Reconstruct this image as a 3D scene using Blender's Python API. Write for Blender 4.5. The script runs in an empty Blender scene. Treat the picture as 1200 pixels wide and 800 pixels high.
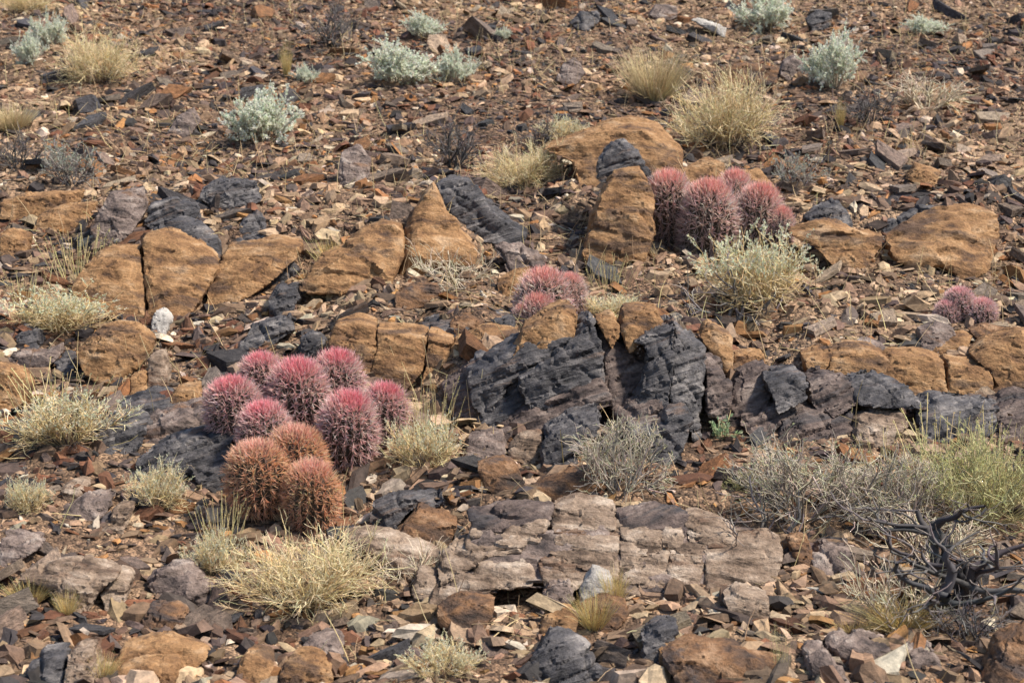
import bpy, bmesh, math, random
import numpy as np
from mathutils import Vector, Matrix

random.seed(7)
RNG = np.random.default_rng(7)
scene = bpy.context.scene
COL = scene.collection

# ------------------------------------------------------------------ camera, sky, sun, exposure
EYE = 1.75
PITCH = math.radians(-6.0)
HFOV = math.radians(30.0)
FPX = 600.0 / math.tan(HFOV / 2)
cam_data = bpy.data.cameras.new('camera')
cam_data.sensor_width = 36.0
cam_data.lens = 18.0 / math.tan(HFOV / 2)
cam_data.clip_end = 600.0
cam_data.dof.use_dof = True
cam_data.dof.focus_distance = 7.4
cam_data.dof.aperture_fstop = 5.6
cam = bpy.data.objects.new('camera', cam_data)
COL.objects.link(cam)
cam.location = (0, 0, EYE)
cam.rotation_euler = (math.pi / 2 + PITCH, 0, 0)
scene.camera = cam

SUN_EL = math.radians(54.0)
SUN_AZ = math.radians(98.0)          # clockwise from +Y (uphill): from the right, a little behind the camera
world = bpy.data.worlds.new('World')
scene.world = world
world.use_nodes = True
nt = world.node_tree
sky = nt.nodes.new('ShaderNodeTexSky')
sky.sky_type = 'NISHITA'
sky.sun_disc = False
sky.sun_elevation = SUN_EL
sky.sun_rotation = SUN_AZ
bg = nt.nodes['Background']
bg.inputs['Strength'].default_value = 0.095
nt.links.new(sky.outputs[0], bg.inputs[0])
sun_data = bpy.data.lights.new('sun', 'SUN')
sun_data.energy = 4.2
sun_data.angle = math.radians(7.0)
sun_data.color = (1.0, 0.91, 0.79)
sun = bpy.data.objects.new('sun', sun_data)
COL.objects.link(sun)
sdir = Vector((math.sin(SUN_AZ) * math.cos(SUN_EL), math.cos(SUN_AZ) * math.cos(SUN_EL), math.sin(SUN_EL)))
sun.rotation_euler = sdir.to_track_quat('Z', 'Y').to_euler()
sun.location = (8, -2, 12)
scene.view_settings.view_transform = 'Standard'
scene.view_settings.look = 'None'
scene.view_settings.exposure = 0.82
scene.view_settings.gamma = 1.0
scene.view_settings.use_curve_mapping = False

# ------------------------------------------------------------------ noise
def _hash(ix, iy, iz, s):
    h = (ix.astype(np.int64) * 374761393 + iy.astype(np.int64) * 668265263 + iz.astype(np.int64) * 2147483647 + s * 1274126177) & 0xffffffff
    h = ((h ^ (h >> 13)) * 1274126177) & 0xffffffff
    h = ((h ^ (h >> 16)) * 2246822519) & 0xffffffff
    h = h ^ (h >> 15)
    return (h & 0xffffff) / float(0x1000000)

def vnoise(p, s=0):
    i = np.floor(p); f = p - i; f = f * f * (3 - 2 * f); i = i.astype(np.int64)
    r = 0
    for a in (0, 1):
        wa = f[:, 0] if a else 1 - f[:, 0]
        for b in (0, 1):
            wb = f[:, 1] if b else 1 - f[:, 1]
            for c in (0, 1):
                wc = f[:, 2] if c else 1 - f[:, 2]
                r = r + wa * wb * wc * _hash(i[:, 0] + a, i[:, 1] + b, i[:, 2] + c, s)
    return r * 2 - 1

def fbm(p, octaves=4, s=0):
    r = 0; a = 1.0
    for k in range(octaves):
        r = r + a * vnoise(p * (2.03 ** k) + 17.3 * k, s + k); a *= 0.5
    return r

def cells(p, s=0):
    """nearest random cell: tilt of a random plane in the cell, and distance to the cell border"""
    i = np.floor(p).astype(np.int64)
    n = len(p)
    d1 = np.full(n, 9.0); d2 = np.full(n, 9.0); tilt = np.zeros(n); ident = np.zeros(n)
    for a in (-1, 0, 1):
        for b in (-1, 0, 1):
            for c in (-1, 0, 1):
                jx, jy, jz = i[:, 0] + a, i[:, 1] + b, i[:, 2] + c
                q = np.stack([jx + _hash(jx, jy, jz, s), jy + _hash(jx, jy, jz, s + 1), jz + _hash(jx, jy, jz, s + 2)], 1)
                dv = p - q
                d = np.sqrt((dv * dv).sum(1))
                g = np.stack([_hash(jx, jy, jz, s + k) for k in (3, 4, 5)], 1) * 2 - 1
                t = (dv * g).sum(1)
                near = d < d1
                d2 = np.where(near, d1, np.minimum(d2, d))
                tilt = np.where(near, t, tilt)
                ident = np.where(near, _hash(jx, jy, jz, s + 6), ident)
                d1 = np.where(near, d, d1)
    return tilt, d2 - d1, ident

# ------------------------------------------------------------------ terrain height
def sstep(t):
    t = np.clip(t, 0, 1)
    return t * t * (3 - 2 * t)

LEDGES = [  # x from, x to, y of the lip, height, run-out uphill
    (-0.30, 0.90, 7.50, 0.15, 0.9), (-0.78, -0.02, 7.95, 0.11, 0.8), (1.18, 2.60, 7.80, 0.13, 0.9),
    (-0.35, 0.92, 6.42, 0.06, 0.5), (-2.10, -0.15, 9.15, 0.14, 1.1), (1.35, 2.60, 9.65, 0.12, 1.1),
    (0.20, 1.30, 9.75, 0.10, 1.2), (-1.15, -0.50, 7.05, 0.09, 1.2),
]
def height(x, y):
    x = np.asarray(x, float); y = np.asarray(y, float)
    line = -1.115 + 0.283 * (y - 7.42)
    flat = -1.72 + 0.012 * (y - 4)
    d = np.clip((line - flat) / 0.25, -40, 40)
    z = flat + 0.25 * np.log1p(np.exp(d))
    far = np.clip(y - 30, 0, None)
    z = z - 0.0016 * far ** 2 * (far < 88) - (far >= 88) * (0.0016 * 88 ** 2 + 0.2816 * (far - 88))
    p = np.stack([x, y, np.zeros_like(x)], 1)
    z = z + 0.055 * fbm(p / 0.9, 3, 3) + 0.012 * fbm(p / 0.16, 2, 9)
    z = z + np.where(y > 18, 1, 0) * 0.8 * fbm(p / 14.0, 3, 5) * sstep((y - 18) / 12)
    for (xa, xb, yl, a, run) in LEDGES:
        w = sstep((x - xa + 0.15) / 0.3) * sstep((xb + 0.15 - x) / 0.3)
        t = y - yl
        z = z + a * w * sstep(t / 0.18) * np.exp(-np.clip(t, 0, None) ** 2 / (run * run))
    return z + EYE

def hgt(x, y):
    return float(height(np.array([x]), np.array([y]))[0])

CAMP = np.array([0, 0, EYE])
FW = np.array([0, math.cos(PITCH), math.sin(PITCH)])
UP = np.array([0, -math.sin(PITCH), math.cos(PITCH)])
def ray(px, py):
    return FW + np.array([1, 0, 0]) * (px - 600) / FPX + UP * (400 - py) / FPX

_T = np.arange(4.6, 24, 0.02)
def P(px, py):
    """the ground point seen at a pixel of the 1200 x 800 photograph"""
    d = ray(px, py)
    q = CAMP[None] + _T[:, None] * d[None]
    g = q[:, 2] - height(q[:, 0], q[:, 1])
    k = np.argmax(g < 0) if (g < 0).any() else len(_T) - 1
    return q[k]

# ------------------------------------------------------------------ mesh helpers
def np_mesh(name, verts, faces, cols=None, smooth=False):
    """faces: list of int arrays (n,k)"""
    me = bpy.data.meshes.new(name)
    verts = np.asarray(verts, np.float32)
    me.vertices.add(len(verts)); me.vertices.foreach_set('co', verts.ravel())
    faces = [np.asarray(f, np.int32) for f in faces if len(f)]
    loops = np.concatenate([f.ravel() for f in faces])
    tot = np.concatenate([np.full(len(f), f.shape[1], np.int32) for f in faces])
    start = np.concatenate([[0], np.cumsum(tot)[:-1]]).astype(np.int32)
    me.loops.add(len(loops)); me.loops.foreach_set('vertex_index', loops)
    me.polygons.add(len(tot)); me.polygons.foreach_set('loop_start', start); me.polygons.foreach_set('loop_total', tot)
    me.polygons.foreach_set('use_smooth', np.full(len(tot), bool(smooth)))
    if cols is not None:
        at = me.color_attributes.new('Col', 'FLOAT_COLOR', 'POINT')
        c4 = np.concatenate([np.asarray(cols, np.float32), np.ones((len(cols), 1), np.float32)], 1)
        at.data.foreach_set('color', c4.ravel())
    me.update(calc_edges=True)
    me.validate()
    return me

def link(name, me, mat=None, parent=None, loc=None):
    o = bpy.data.objects.new(name, me)
    COL.objects.link(o)
    if mat and me is not None and not me.materials:
        me.materials.append(mat)
    if parent is not None:
        o.parent = parent
    if loc is not None:
        o.location = loc
    return o

def tag(o, label=None, cat=None, group=None, kind=None):
    if label: o['label'] = label
    if cat: o['category'] = cat
    if group: o['group'] = group
    if kind: o['kind'] = kind
    return o

def norm(v):
    return v / np.maximum(np.linalg.norm(v, axis=-1, keepdims=True), 1e-9)

# ------------------------------------------------------------------ materials
def new_mat(name):
    m = bpy.data.materials.new(name); m.use_nodes = True
    t = m.node_tree; b = t.nodes['Principled BSDF']
    b.inputs['Roughness'].default_value = 0.85
    b.inputs['Specular IOR Level'].default_value = 0.3
    return m, t, b
def N(t, kind, **kw):
    n = t.nodes.new(kind)
    for k, v in kw.items():
        if k in n.inputs: n.inputs[k].default_value = v
        else: setattr(n, k, v)
    return n
def ramp(t, fac, stops):
    r = t.nodes.new('ShaderNodeValToRGB')
    while len(r.color_ramp.elements) < len(stops): r.color_ramp.elements.new(0.5)
    for e, (p, c) in zip(r.color_ramp.elements, stops):
        e.position = p; e.color = (c[0], c[1], c[2], 1)
    t.links.new(fac, r.inputs[0])
    return r.outputs[0]
def mixc(t, fac, a, b, mode='MIX'):
    n = t.nodes.new('ShaderNodeMix'); n.data_type = 'RGBA'; n.blend_type = mode
    for s, v in ((n.inputs[0], fac), (n.inputs[6], a), (n.inputs[7], b)):
        if hasattr(v, 'links'): t.links.new(v, s)
        elif isinstance(v, tuple): s.default_value = (v[0], v[1], v[2], 1)
        else: s.default_value = v
    return n.outputs[2]

def rock_mat(name, stops, stain, stain_lo, band=(1, 1, 1), band_rot=(0, 0, 0), band_w=0.4, rough=0.85, tint=False, bump=0.75, band_scale=9.0):
    m, t, b = new_mat(name)
    tc = N(t, 'ShaderNodeTexCoord'); oi = N(t, 'ShaderNodeObjectInfo')
    off = N(t, 'ShaderNodeVectorMath', operation='MULTIPLY'); off.inputs[1].default_value = (13, 29, 7)
    t.links.new(oi.outputs['Random'], off.inputs[0])
    add = N(t, 'ShaderNodeVectorMath', operation='ADD')
    t.links.new(tc.outputs['Object'], add.inputs[0]); t.links.new(off.outputs[0], add.inputs[1])
    mp = N(t, 'ShaderNodeMapping', vector_type='TEXTURE'); mp.inputs['Rotation'].default_value = band_rot; mp.inputs['Scale'].default_value = tuple(1 / q for q in band)
    t.links.new(add.outputs[0], mp.inputs[0])
    n1 = N(t, 'ShaderNodeTexNoise', Scale=6.0, Detail=8.0, Roughness=0.62)
    t.links.new(add.outputs[0], n1.inputs['Vector'])
    n2 = N(t, 'ShaderNodeTexNoise', Scale=band_scale, Detail=7.0, Roughness=0.6, Distortion=0.35)
    t.links.new(mp.outputs[0], n2.inputs['Vector'])
    mx = N(t, 'ShaderNodeMix'); mx.inputs[0].default_value = band_w
    t.links.new(n1.outputs[0], mx.inputs[2]); t.links.new(n2.outputs[0], mx.inputs[3])
    col = ramp(t, mx.outputs[0], stops)
    n3 = N(t, 'ShaderNodeTexNoise', Scale=3.3, Detail=9.0, Roughness=0.68, Distortion=0.6)
    t.links.new(mp.outputs[0], n3.inputs['Vector'])
    sf = ramp(t, n3.outputs[0], [(stain_lo, (0, 0, 0)), (stain_lo + 0.09, (1, 1, 1))])
    sfm = N(t, 'ShaderNodeMath', operation='MULTIPLY'); sfm.inputs[1].default_value = 0.8
    t.links.new(sf, sfm.inputs[0])
    col = mixc(t, sfm.outputs[0], col, stain)
    n4 = N(t, 'ShaderNodeTexNoise', Scale=85.0, Detail=4.0, Roughness=0.7)
    t.links.new(add.outputs[0], n4.inputs['Vector'])
    g = ramp(t, n4.outputs[0], [(0.3, (0.62, 0.62, 0.62)), (0.7, (1.3, 1.3, 1.3))])
    col = mixc(t, 1.0, col, g, 'MULTIPLY')
    if tint:
        col = mixc(t, 1.0, col, oi.outputs['Color'], 'MULTIPLY')
    t.links.new(col, b.inputs['Base Color'])
    b.inputs['Roughness'].default_value = rough
    h = N(t, 'ShaderNodeMath', operation='MULTIPLY_ADD'); h.inputs[1].default_value = 0.35
    t.links.new(n4.outputs[0], h.inputs[0]); t.links.new(n2.outputs[0], h.inputs[2])
    bp = N(t, 'ShaderNodeBump', Strength=bump, Distance=0.03)
    t.links.new(h.outputs[0], bp.inputs['Height']); t.links.new(bp.outputs[0], b.inputs['Normal'])
    return m

M = {}
M['ochre'] = rock_mat('ochre_rock', [(0.37, (0.070, 0.038, 0.022)), (0.45, (0.205, 0.108, 0.048)), (0.53, (0.310, 0.175, 0.080)), (0.64, (0.42, 0.28, 0.165))],
                      (0.070, 0.044, 0.033), 0.525, band=(1, 1, 2.4), band_rot=(-0.32, 0.16, 0), band_w=0.5)
M['slate'] = rock_mat('dark_slate_rock', [(0.37, (0.016, 0.015, 0.017)), (0.46, (0.050, 0.047, 0.051)), (0.54, (0.100, 0.092, 0.093)), (0.65, (0.27, 0.245, 0.23))],
                      (0.150, 0.095, 0.066), 0.575, band=(0.6, 1, 5.0), band_rot=(-0.25, -0.37, 0), band_w=0.45, rough=0.6)
M['layered'] = rock_mat('layered_beige_rock', [(0.38, (0.060, 0.040, 0.028)), (0.45, (0.175, 0.122, 0.086)), (0.53, (0.285, 0.212, 0.156)), (0.62, (0.45, 0.365, 0.29))],
                        (0.13, 0.070, 0.042), 0.545, band=(0.6, 1, 4.0), band_rot=(0.15, 0.10, 0), band_w=0.6)
M['rust'] = rock_mat('rust_brown_rock', [(0.37, (0.034, 0.024, 0.020)), (0.45, (0.095, 0.056, 0.036)), (0.53, (0.185, 0.096, 0.046)), (0.64, (0.34, 0.215, 0.13))],
                     (0.055, 0.046, 0.046), 0.53, band=(1, 1, 3.0), band_rot=(0.2, 0.2, 0), band_w=0.6)
M['mauve'] = rock_mat('mauve_brown_rock', [(0.37, (0.034, 0.026, 0.025)), (0.45, (0.105, 0.078, 0.068)), (0.53, (0.195, 0.146, 0.124)), (0.64, (0.36, 0.30, 0.26))],
                      (0.17, 0.088, 0.044), 0.575, band=(1, 1, 3.0), band_rot=(0.2, 0.2, 0), band_w=0.6, rough=0.75)
M['umber'] = rock_mat('umber_layered_rock', [(0.37, (0.026, 0.020, 0.019)), (0.45, (0.068, 0.049, 0.044)), (0.53, (0.130, 0.094, 0.080)), (0.64, (0.27, 0.215, 0.185))],
                      (0.045, 0.043, 0.047), 0.54, band=(0.7, 1, 4.0), band_rot=(-0.25, -0.37, 0), band_w=0.5, rough=0.7)
M['stone'] = rock_mat('loose_stone', [(0.37, (0.38, 0.36, 0.36)), (0.46, (0.85, 0.85, 0.85)), (0.54, (1.15, 1.13, 1.1)), (0.65, (1.8, 1.75, 1.7))],
                      (0.5, 0.38, 0.3), 0.59, band=(1, 1, 3.0), band_rot=(0.2, 0.2, 0), band_w=0.5, rough=0.78, tint=True)

def attr_mat(name, rough=0.85, transl=0.0, grain=None, spec=0.3):
    m, t, b = new_mat(name)
    at = N(t, 'ShaderNodeVertexColor', layer_name='Col')
    col = at.outputs[0]
    if grain:
        tc = N(t, 'ShaderNodeTexCoord')
        n = N(t, 'ShaderNodeTexNoise', Scale=grain, Detail=6.0, Roughness=0.7)
        t.links.new(tc.outputs['Object'], n.inputs['Vector'])
        g = ramp(t, n.outputs[0], [(0.25, (0.45, 0.45, 0.45)), (0.5, (0.95, 0.95, 0.95)), (0.75, (1.6, 1.55, 1.5))])
        col = mixc(t, 1.0, col, g, 'MULTIPLY')
        bp = N(t, 'ShaderNodeBump', Strength=0.5, Distance=0.012)
        t.links.new(n.outputs[0], bp.inputs['Height']); t.links.new(bp.outputs[0], b.inputs['Normal'])
    t.links.new(col, b.inputs['Base Color'])
    b.inputs['Roughness'].default_value = rough
    b.inputs['Specular IOR Level'].default_value = spec
    if transl:
        tr = N(t, 'ShaderNodeBsdfTranslucent'); ms = N(t, 'ShaderNodeMixShader'); ms.inputs[0].default_value = transl
        t.links.new(col, tr.inputs[0]); t.links.new(b.outputs[0], ms.inputs[1]); t.links.new(tr.outputs[0], ms.inputs[2])
        t.links.new(ms.outputs[0], t.nodes['Material Output'].inputs['Surface'])
    return m
M['rubble'] = attr_mat('rubble_stone', 0.8, grain=38.0)
M['twig'] = attr_mat('dry_twig', 0.8)
M['leaf'] = attr_mat('small_leaf', 0.7, transl=0.42)
M['spine'] = attr_mat('cactus_spine', 0.4, transl=0.5, spec=0.4)
m, t, b = new_mat('cactus_skin')
tc = N(t, 'ShaderNodeTexCoord'); n = N(t, 'ShaderNodeTexNoise', Scale=25.0, Detail=5.0)
t.links.new(tc.outputs['Object'], n.inputs['Vector'])
t.links.new(ramp(t, n.outputs[0], [(0.38, (0.045, 0.038, 0.030)), (0.62, (0.115, 0.095, 0.072))]), b.inputs['Base Color'])
M['skin'] = m
# bare earth and grit under the stones
m, t, b = new_mat('stony_earth')
tc = N(t, 'ShaderNodeTexCoord')
n1 = N(t, 'ShaderNodeTexNoise', Scale=1.3, Detail=8.0, Roughness=0.6)
v1 = N(t, 'ShaderNodeTexVoronoi', Scale=42.0); v2 = N(t, 'ShaderNodeTexVoronoi', Scale=95.0)
for q in (n1, v1, v2): t.links.new(tc.outputs['Object'], q.inputs['Vector'])
c1 = ramp(t, n1.outputs[0], [(0.36, (0.105, 0.066, 0.042)), (0.5, (0.17, 0.112, 0.072)), (0.64, (0.25, 0.175, 0.115))])
sep = N(t, 'ShaderNodeSeparateColor'); t.links.new(v1.outputs['Color'], sep.inputs[0])
c2 = ramp(t, sep.outputs[0], [(0.0, (0.35, 0.32, 0.32)), (0.5, (0.9, 0.85, 0.8)), (1.0, (1.8, 1.7, 1.6))])
sep2 = N(t, 'ShaderNodeSeparateColor'); t.links.new(v2.outputs['Color'], sep2.inputs[0])
c3 = ramp(t, sep2.outputs[0], [(0.0, (0.5, 0.5, 0.5)), (1.0, (1.5, 1.5, 1.5))])
col = mixc(t, 1.0, mixc(t, 1.0, c1, c2, 'MULTIPLY'), c3, 'MULTIPLY')
t.links.new(col, b.inputs['Base Color'])
hh = N(t, 'ShaderNodeMath', operation='MULTIPLY_ADD'); hh.inputs[1].default_value = 0.5
t.links.new(v2.outputs['Distance'], hh.inputs[0]); t.links.new(v1.outputs['Distance'], hh.inputs[2])
bp = N(t, 'ShaderNodeBump', Strength=0.9, Distance=0.02, invert=True)
t.links.new(hh.outputs[0], bp.inputs['Height']); t.links.new(bp.outputs[0], b.inputs['Normal'])
M['earth'] = m

# ------------------------------------------------------------------ hillside: one sheet, fine where the camera looks
def spaced(a, b, n, p):
    return a + (b - a) * np.linspace(0, 1, n) ** p
xs = np.concatenate([-spaced(5.0, 90, 24, 2)[::-1][:-1], np.arange(-5, 5.001, 0.045), spaced(5.0, 90, 24, 2)[1:]])
ys = np.concatenate([np.linspace(-60, 4.8, 24)[:-1], np.arange(4.8, 16.8, 0.045), spaced(16.8, 160, 40, 2)[1:]])
gx, gy = np.meshgrid(xs, ys)
gz = height(gx.ravel(), gy.ravel())
gv = np.stack([gx.ravel(), gy.ravel(), gz], 1)
ii = np.arange(len(ys) - 1)[:, None] * len(xs) + np.arange(len(xs) - 1)[None]
ii = ii.ravel()
gf = np.stack([ii, ii + 1, ii + 1 + len(xs), ii + len(xs)], 1)
ground = link('hillside', np_mesh('hillside', gv, [gf], smooth=True), M['earth'])
tag(ground, 'brown stony earth of the desert hillside', 'hillside', kind='structure')

# ------------------------------------------------------------------ rocks shaped from their own outlines
K = 400 / 1185.0
ORG = {'T0': (0, 0), 'T1': (400, 0), 'T2': (800, 0), 'M0': (0, 260), 'M1': (400, 260), 'M2': (800, 260), 'L0': (0, 530), 'L1': (400, 530), 'L2': (800, 530)}
FOOT = []                                             # footprints kept clear of loose stones: x, y, radius
def voxel_mesh(bm, v):
    me = bpy.data.meshes.new('tmp'); bm.to_mesh(me)
    o = bpy.data.objects.new('tmp', me); COL.objects.link(o)
    md = o.modifiers.new('r', 'REMESH'); md.mode = 'VOXEL'; md.voxel_size = v
    dg = bpy.context.evaluated_depsgraph_get()
    out = bpy.data.meshes.new_from_object(o.evaluated_get(dg))
    bpy.data.objects.remove(o); bpy.data.meshes.remove(me)
    return out

def roughen(me, size, seed, strata=None, amp=1.0, cell=0.35):
    """break a smooth blank into fractured rock: tilted chips, bedding steps, joints and grain"""
    n = len(me.vertices)
    co = np.zeros(n * 3, np.float32); me.vertices.foreach_get('co', co); co = co.reshape(-1, 3).astype(float)
    no = np.zeros(n * 3, np.float32); me.vertices.foreach_get('normal', no); no = no.reshape(-1, 3)
    off = np.array([seed * 3.17, seed * 1.71, seed * 0.93])
    q = co + off
    bn0 = np.array(strata[:3] if strata else (0.1, 0.2, 0.95)); bn0 = bn0 / np.linalg.norm(bn0)
    warp = np.stack([vnoise(q / (size * 0.3), seed + k) for k in (1, 2, 3)], 1) * size * 0.035
    levels = ((cell * size * 1.1, 0.35, seed), (cell * size * 0.40, 0.50, seed + 40))
    for cs, keep, sd in levels:
        w = q + warp
        w = w + bn0[None] * (w @ bn0)[:, None] * (0.9 if strata else 0.5)            # chips are flatter across the bedding
        _, ed, idn = cells(w / cs, sd)
        ax = np.argmax(np.abs(no), 1); sg = (no[np.arange(n), ax] > 0)
        key = (idn * 0xffffff).astype(np.int64) * 8 + ax * 2 + sg
        u_, inv = np.unique(key, return_inverse=True)
        cnt = np.bincount(inv).astype(float)[:, None]
        cm = np.stack([np.bincount(inv, co[:, j]) for j in range(3)], 1) / cnt
        nm = np.stack([np.bincount(inv, no[:, j]) for j in range(3)], 1)
        nm = norm(norm(nm) + (0.24 if strata is ST_D else 0.13) * np.random.default_rng(sd).normal(size=nm.shape))
        dist = ((co - cm[inv]) * nm[inv]).sum(1)
        lim = cs * 0.22
        al = np.clip(((no * nm[inv]).sum(1) - 0.72) / 0.22, 0, 1)
        co = co - nm[inv] * (np.clip(dist, -lim, lim) * (1 - keep) * al)[:, None]
        if sd == seed: e1 = ed
        else: e2 = ed
    d = size * 0.007 * fbm(q / (size * 0.22), 4, seed) + 0.0030 * fbm(q / 0.020, 2, seed + 5)
    d = d - 0.008 * np.exp(-(e1 / 0.03) ** 2) * sstep(vnoise(q / (size * 0.35), seed + 31) * 2 + 0.6)
    d = d - 0.006 * np.exp(-(e2 / 0.05) ** 2) * sstep(vnoise(q / (size * 0.25), seed + 35) * 2 - 0.1)
    if strata:
        nx, ny, nz, th, a = strata
        bn = np.array([nx, ny, nz]); bn = bn / np.linalg.norm(bn)
        u = (q @ bn + 0.35 * th * fbm(q / 0.25, 2, seed + 9)) / th
        k = np.floor(u); f = u - k
        hh_ = _hash(k.astype(np.int64), np.zeros(n, np.int64), np.zeros(n, np.int64), seed)
        deep = np.where(_hash(k.astype(np.int64), np.ones(n, np.int64), np.zeros(n, np.int64), seed) > 0.72, 1.6, 0.35) * sstep(vnoise(q / (size * 0.3), seed + 21) * 1.5 + 0.7)
        d = d + a * (hh_ - 0.5) * 1.1 - a * deep * np.exp(-(np.minimum(f, 1 - f) / 0.20) ** 2)
        if strata is ST_D:                                        # a second, steep joint set breaks the beds into blocks
            u2 = (q @ np.array([0.86, 0.25, 0.44]) + 0.05 * fbm(q / 0.2, 2, seed + 12)) / 0.13
            f2 = u2 - np.floor(u2); k2 = np.floor(u2).astype(np.int64)
            d = d + 0.010 * (_hash(k2, k.astype(np.int64) // 2, np.zeros(n, np.int64), seed + 3) - 0.5) - 0.013 * np.exp(-(np.minimum(f2, 1 - f2) / 0.07) ** 2) * sstep(vnoise(q / 0.12, seed + 33) * 2 + 0.3)
    d = np.clip(d, -size * 0.16, size * 0.16) * amp
    co = co + no * d[:, None]
    me.vertices.foreach_set('co', co.astype(np.float32).ravel())
    me.polygons.foreach_set('use_smooth', np.ones(len(me.polygons), bool))
    me.update()
    me.set_sharp_from_angle(angle=math.radians(32))
    return co

SEED = [11]
def rock(name, mat, reg, pts, tilt=55, depth=0.2, bulge=0.10, yaw=0, strata=None, label=None, cat='rock', group=None,
         parent=None, anchor=None, amp=1.0, shrink=0.0, lean=0.16, sink=0.06, clear=True):
    """pts: outline seen in the photograph (enlarged-crop pixels); the rock stands where its lower edge meets the ground"""
    SEED[0] += 1; seed = SEED[0]
    rs = random.Random(seed)
    ox, oy, sc = (ORG[reg] + (K,)) if isinstance(reg, str) else (reg + (K,))[:3]
    pp = [(ox + x * sc, oy + y * sc) for x, y in pts]
    pc = (sum(p[0] for p in pp) / len(pp), sum(p[1] for p in pp) / len(pp))
    low = max(p[1] for p in pp)
    G = P(*anchor) if anchor else P(pc[0], low + 6)
    t = math.radians(tilt); ya = math.radians(yaw)
    n = np.array([0, -math.sin(t), math.cos(t)])
    n = np.array([n[0] * math.cos(ya) - n[1] * math.sin(ya), n[0] * math.sin(ya) + n[1] * math.cos(ya), n[2]])
    F = []
    for (a, b_) in pp:
        d = ray(a, b_)
        s = np.dot(G - CAMP, n) / np.dot(d, n)
        F.append(CAMP + d * s)
    F = np.array(F)
    c = F.mean(0)
    if shrink:
        r = np.linalg.norm(F - c, axis=1, keepdims=True)
        F = c + (F - c) * (1 - shrink / r)
    ext = F.max(0) - F.min(0)
    size = float(np.linalg.norm(ext))
    zl = F[:, 2].min(); zr = max(F[:, 2].max() - zl, 1e-3)
    low_w = np.clip(1 - (F[:, 2] - zl) / (0.35 * zr), 0, 1)[:, None]
    upv = np.array([0, math.cos(t), math.sin(t)])
    F = F - upv * low_w * sink
    jit = np.array([rs.uniform(0.5, 1.3) for _ in F])[:, None]
    inner = c + (F - c) * 0.66 + n * bulge * size * 0.30 * jit
    cc = c + (F[rs.randrange(len(F))] - c) * rs.uniform(0.25, 0.6) + n * bulge * size * 0.62
    e = np.array([0, 1.0, lean])
    mid = c + (F - c) * 1.0 + e * depth * 0.45
    back = c + (F - c) * 0.72 + e * depth + np.array([0, 0, -0.02])
    origin = np.array([G[0] * 0 + c[0], G[1], hgt(c[0], G[1])])
    rings = [inner, F, mid, back]
    bm = bmesh.new()
    vs = [[] if r is inner else [bm.verts.new(Vector(p - origin)) for p in r] for r in rings]
    vc = bm.verts.new(Vector(cc - origin)); vb = bm.verts.new(Vector(back.mean(0) - origin))
    k = len(F)
    for i in range(k):
        j = (i + 1) % k
        bm.faces.new((vc, vs[1][i], vs[1][j]))
        for a in (1, 2):
            bm.faces.new((vs[a][i], vs[a + 1][i], vs[a + 1][j], vs[a][j]))
        bm.faces.new((vb, vs[3][j], vs[3][i]))
    bmesh.ops.recalc_face_normals(bm, faces=bm.faces)
    v = min(max(size / 51, 0.0082), 0.0140)
    me = voxel_mesh(bm, v); bm.free()
    me.name = name
    roughen(me, size, seed, strata, amp)
    me.materials.clear(); me.materials.append(M[mat] if isinstance(mat, str) else mat)
    if parent is not None:
        o = link(name, me, None, parent)
        o.location = origin - np.array(parent.location)
    else:
        o = link(name, me, None, None, origin)
        tag(o, label, cat, group)
    if clear:
        for fr in (0.2, 0.5, 0.8):
            FOOT.append((c[0] + (fr - 0.5) * ext[0] * 0.7, G[1] + 0.5 * depth, 0.26 * size))
    return o

def outcrop(name, label, px, py):
    g = P(px, py)
    o = bpy.data.objects.new(name, None); COL.objects.link(o); o.location = g
    o.empty_display_size = 0.2
    tag(o, label, 'outcrop')
    return o

ST_D = (-0.36, 0.25, 0.88, 0.055, 0.012)      # bedding of the dark rock: rises to the right
ST_L = (0.10, -0.15, 0.97, 0.034, 0.009)      # bedding of the layered rock
ST_O = (0.15, 0.30, 0.90, 0.110, 0.006)

# upper band of ochre blocks
oc = outcrop('ochre_outcrop', 'broad cracked ochre bedrock with pale grey slab curving over its top', 175, 360)
for pts in ([(245, 235), (300, 150), (350, 112), (410, 95), (475, 105), (490, 200), (505, 315), (440, 320), (330, 310)],
            [(492, 75), (575, 38), (640, 55), (720, 120), (752, 170), (720, 225), (665, 300), (600, 325), (525, 320), (505, 210)],
            [(758, 150), (790, 95), (880, 90), (960, 70), (1037, 85), (1030, 125), (940, 205), (800, 268), (712, 270), (735, 200)]):
    rock('rock_block', 'ochre', 'M0', pts, 44, 0.34, 0.08, parent=oc, strata=ST_O, shrink=-0.008)
rock('rock_slab', 'slate', 'M0', [(565, 10), (620, -10), (690, 10), (750, 60), (768, 112), (725, 118), (650, 52), (590, 32)], 55, 0.22, 0.12, parent=oc, anchor=(205, 345), amp=0.8)['label'] = 'pale grey slab curving over the ochre blocks'
oc = outcrop('ochre_outcrop', 'low ochre bedrock block lying against the pointed ochre rock', 405, 335)
rock('rock_block', 'ochre', 'M1', [(-150, 215), (-70, 130), (0, 100), (60, 55), (130, 18), (190, 18), (215, 60), (200, 125), (175, 190), (100, 215), (0, 222)], 42, 0.34, 0.08, parent=oc, strata=ST_O, shrink=-0.01)
rock('boulder', 'ochre', (0, 0), [(1502, 640), (1545, 728), (1585, 800), (1660, 860), (1652, 900), (1430, 930), (1372, 950), (1388, 845), (1430, 735)], 58, 0.26, 0.22, label='pointed ochre rock like a small pyramid above rubble', strata=ST_O, amp=0.8)
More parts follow.
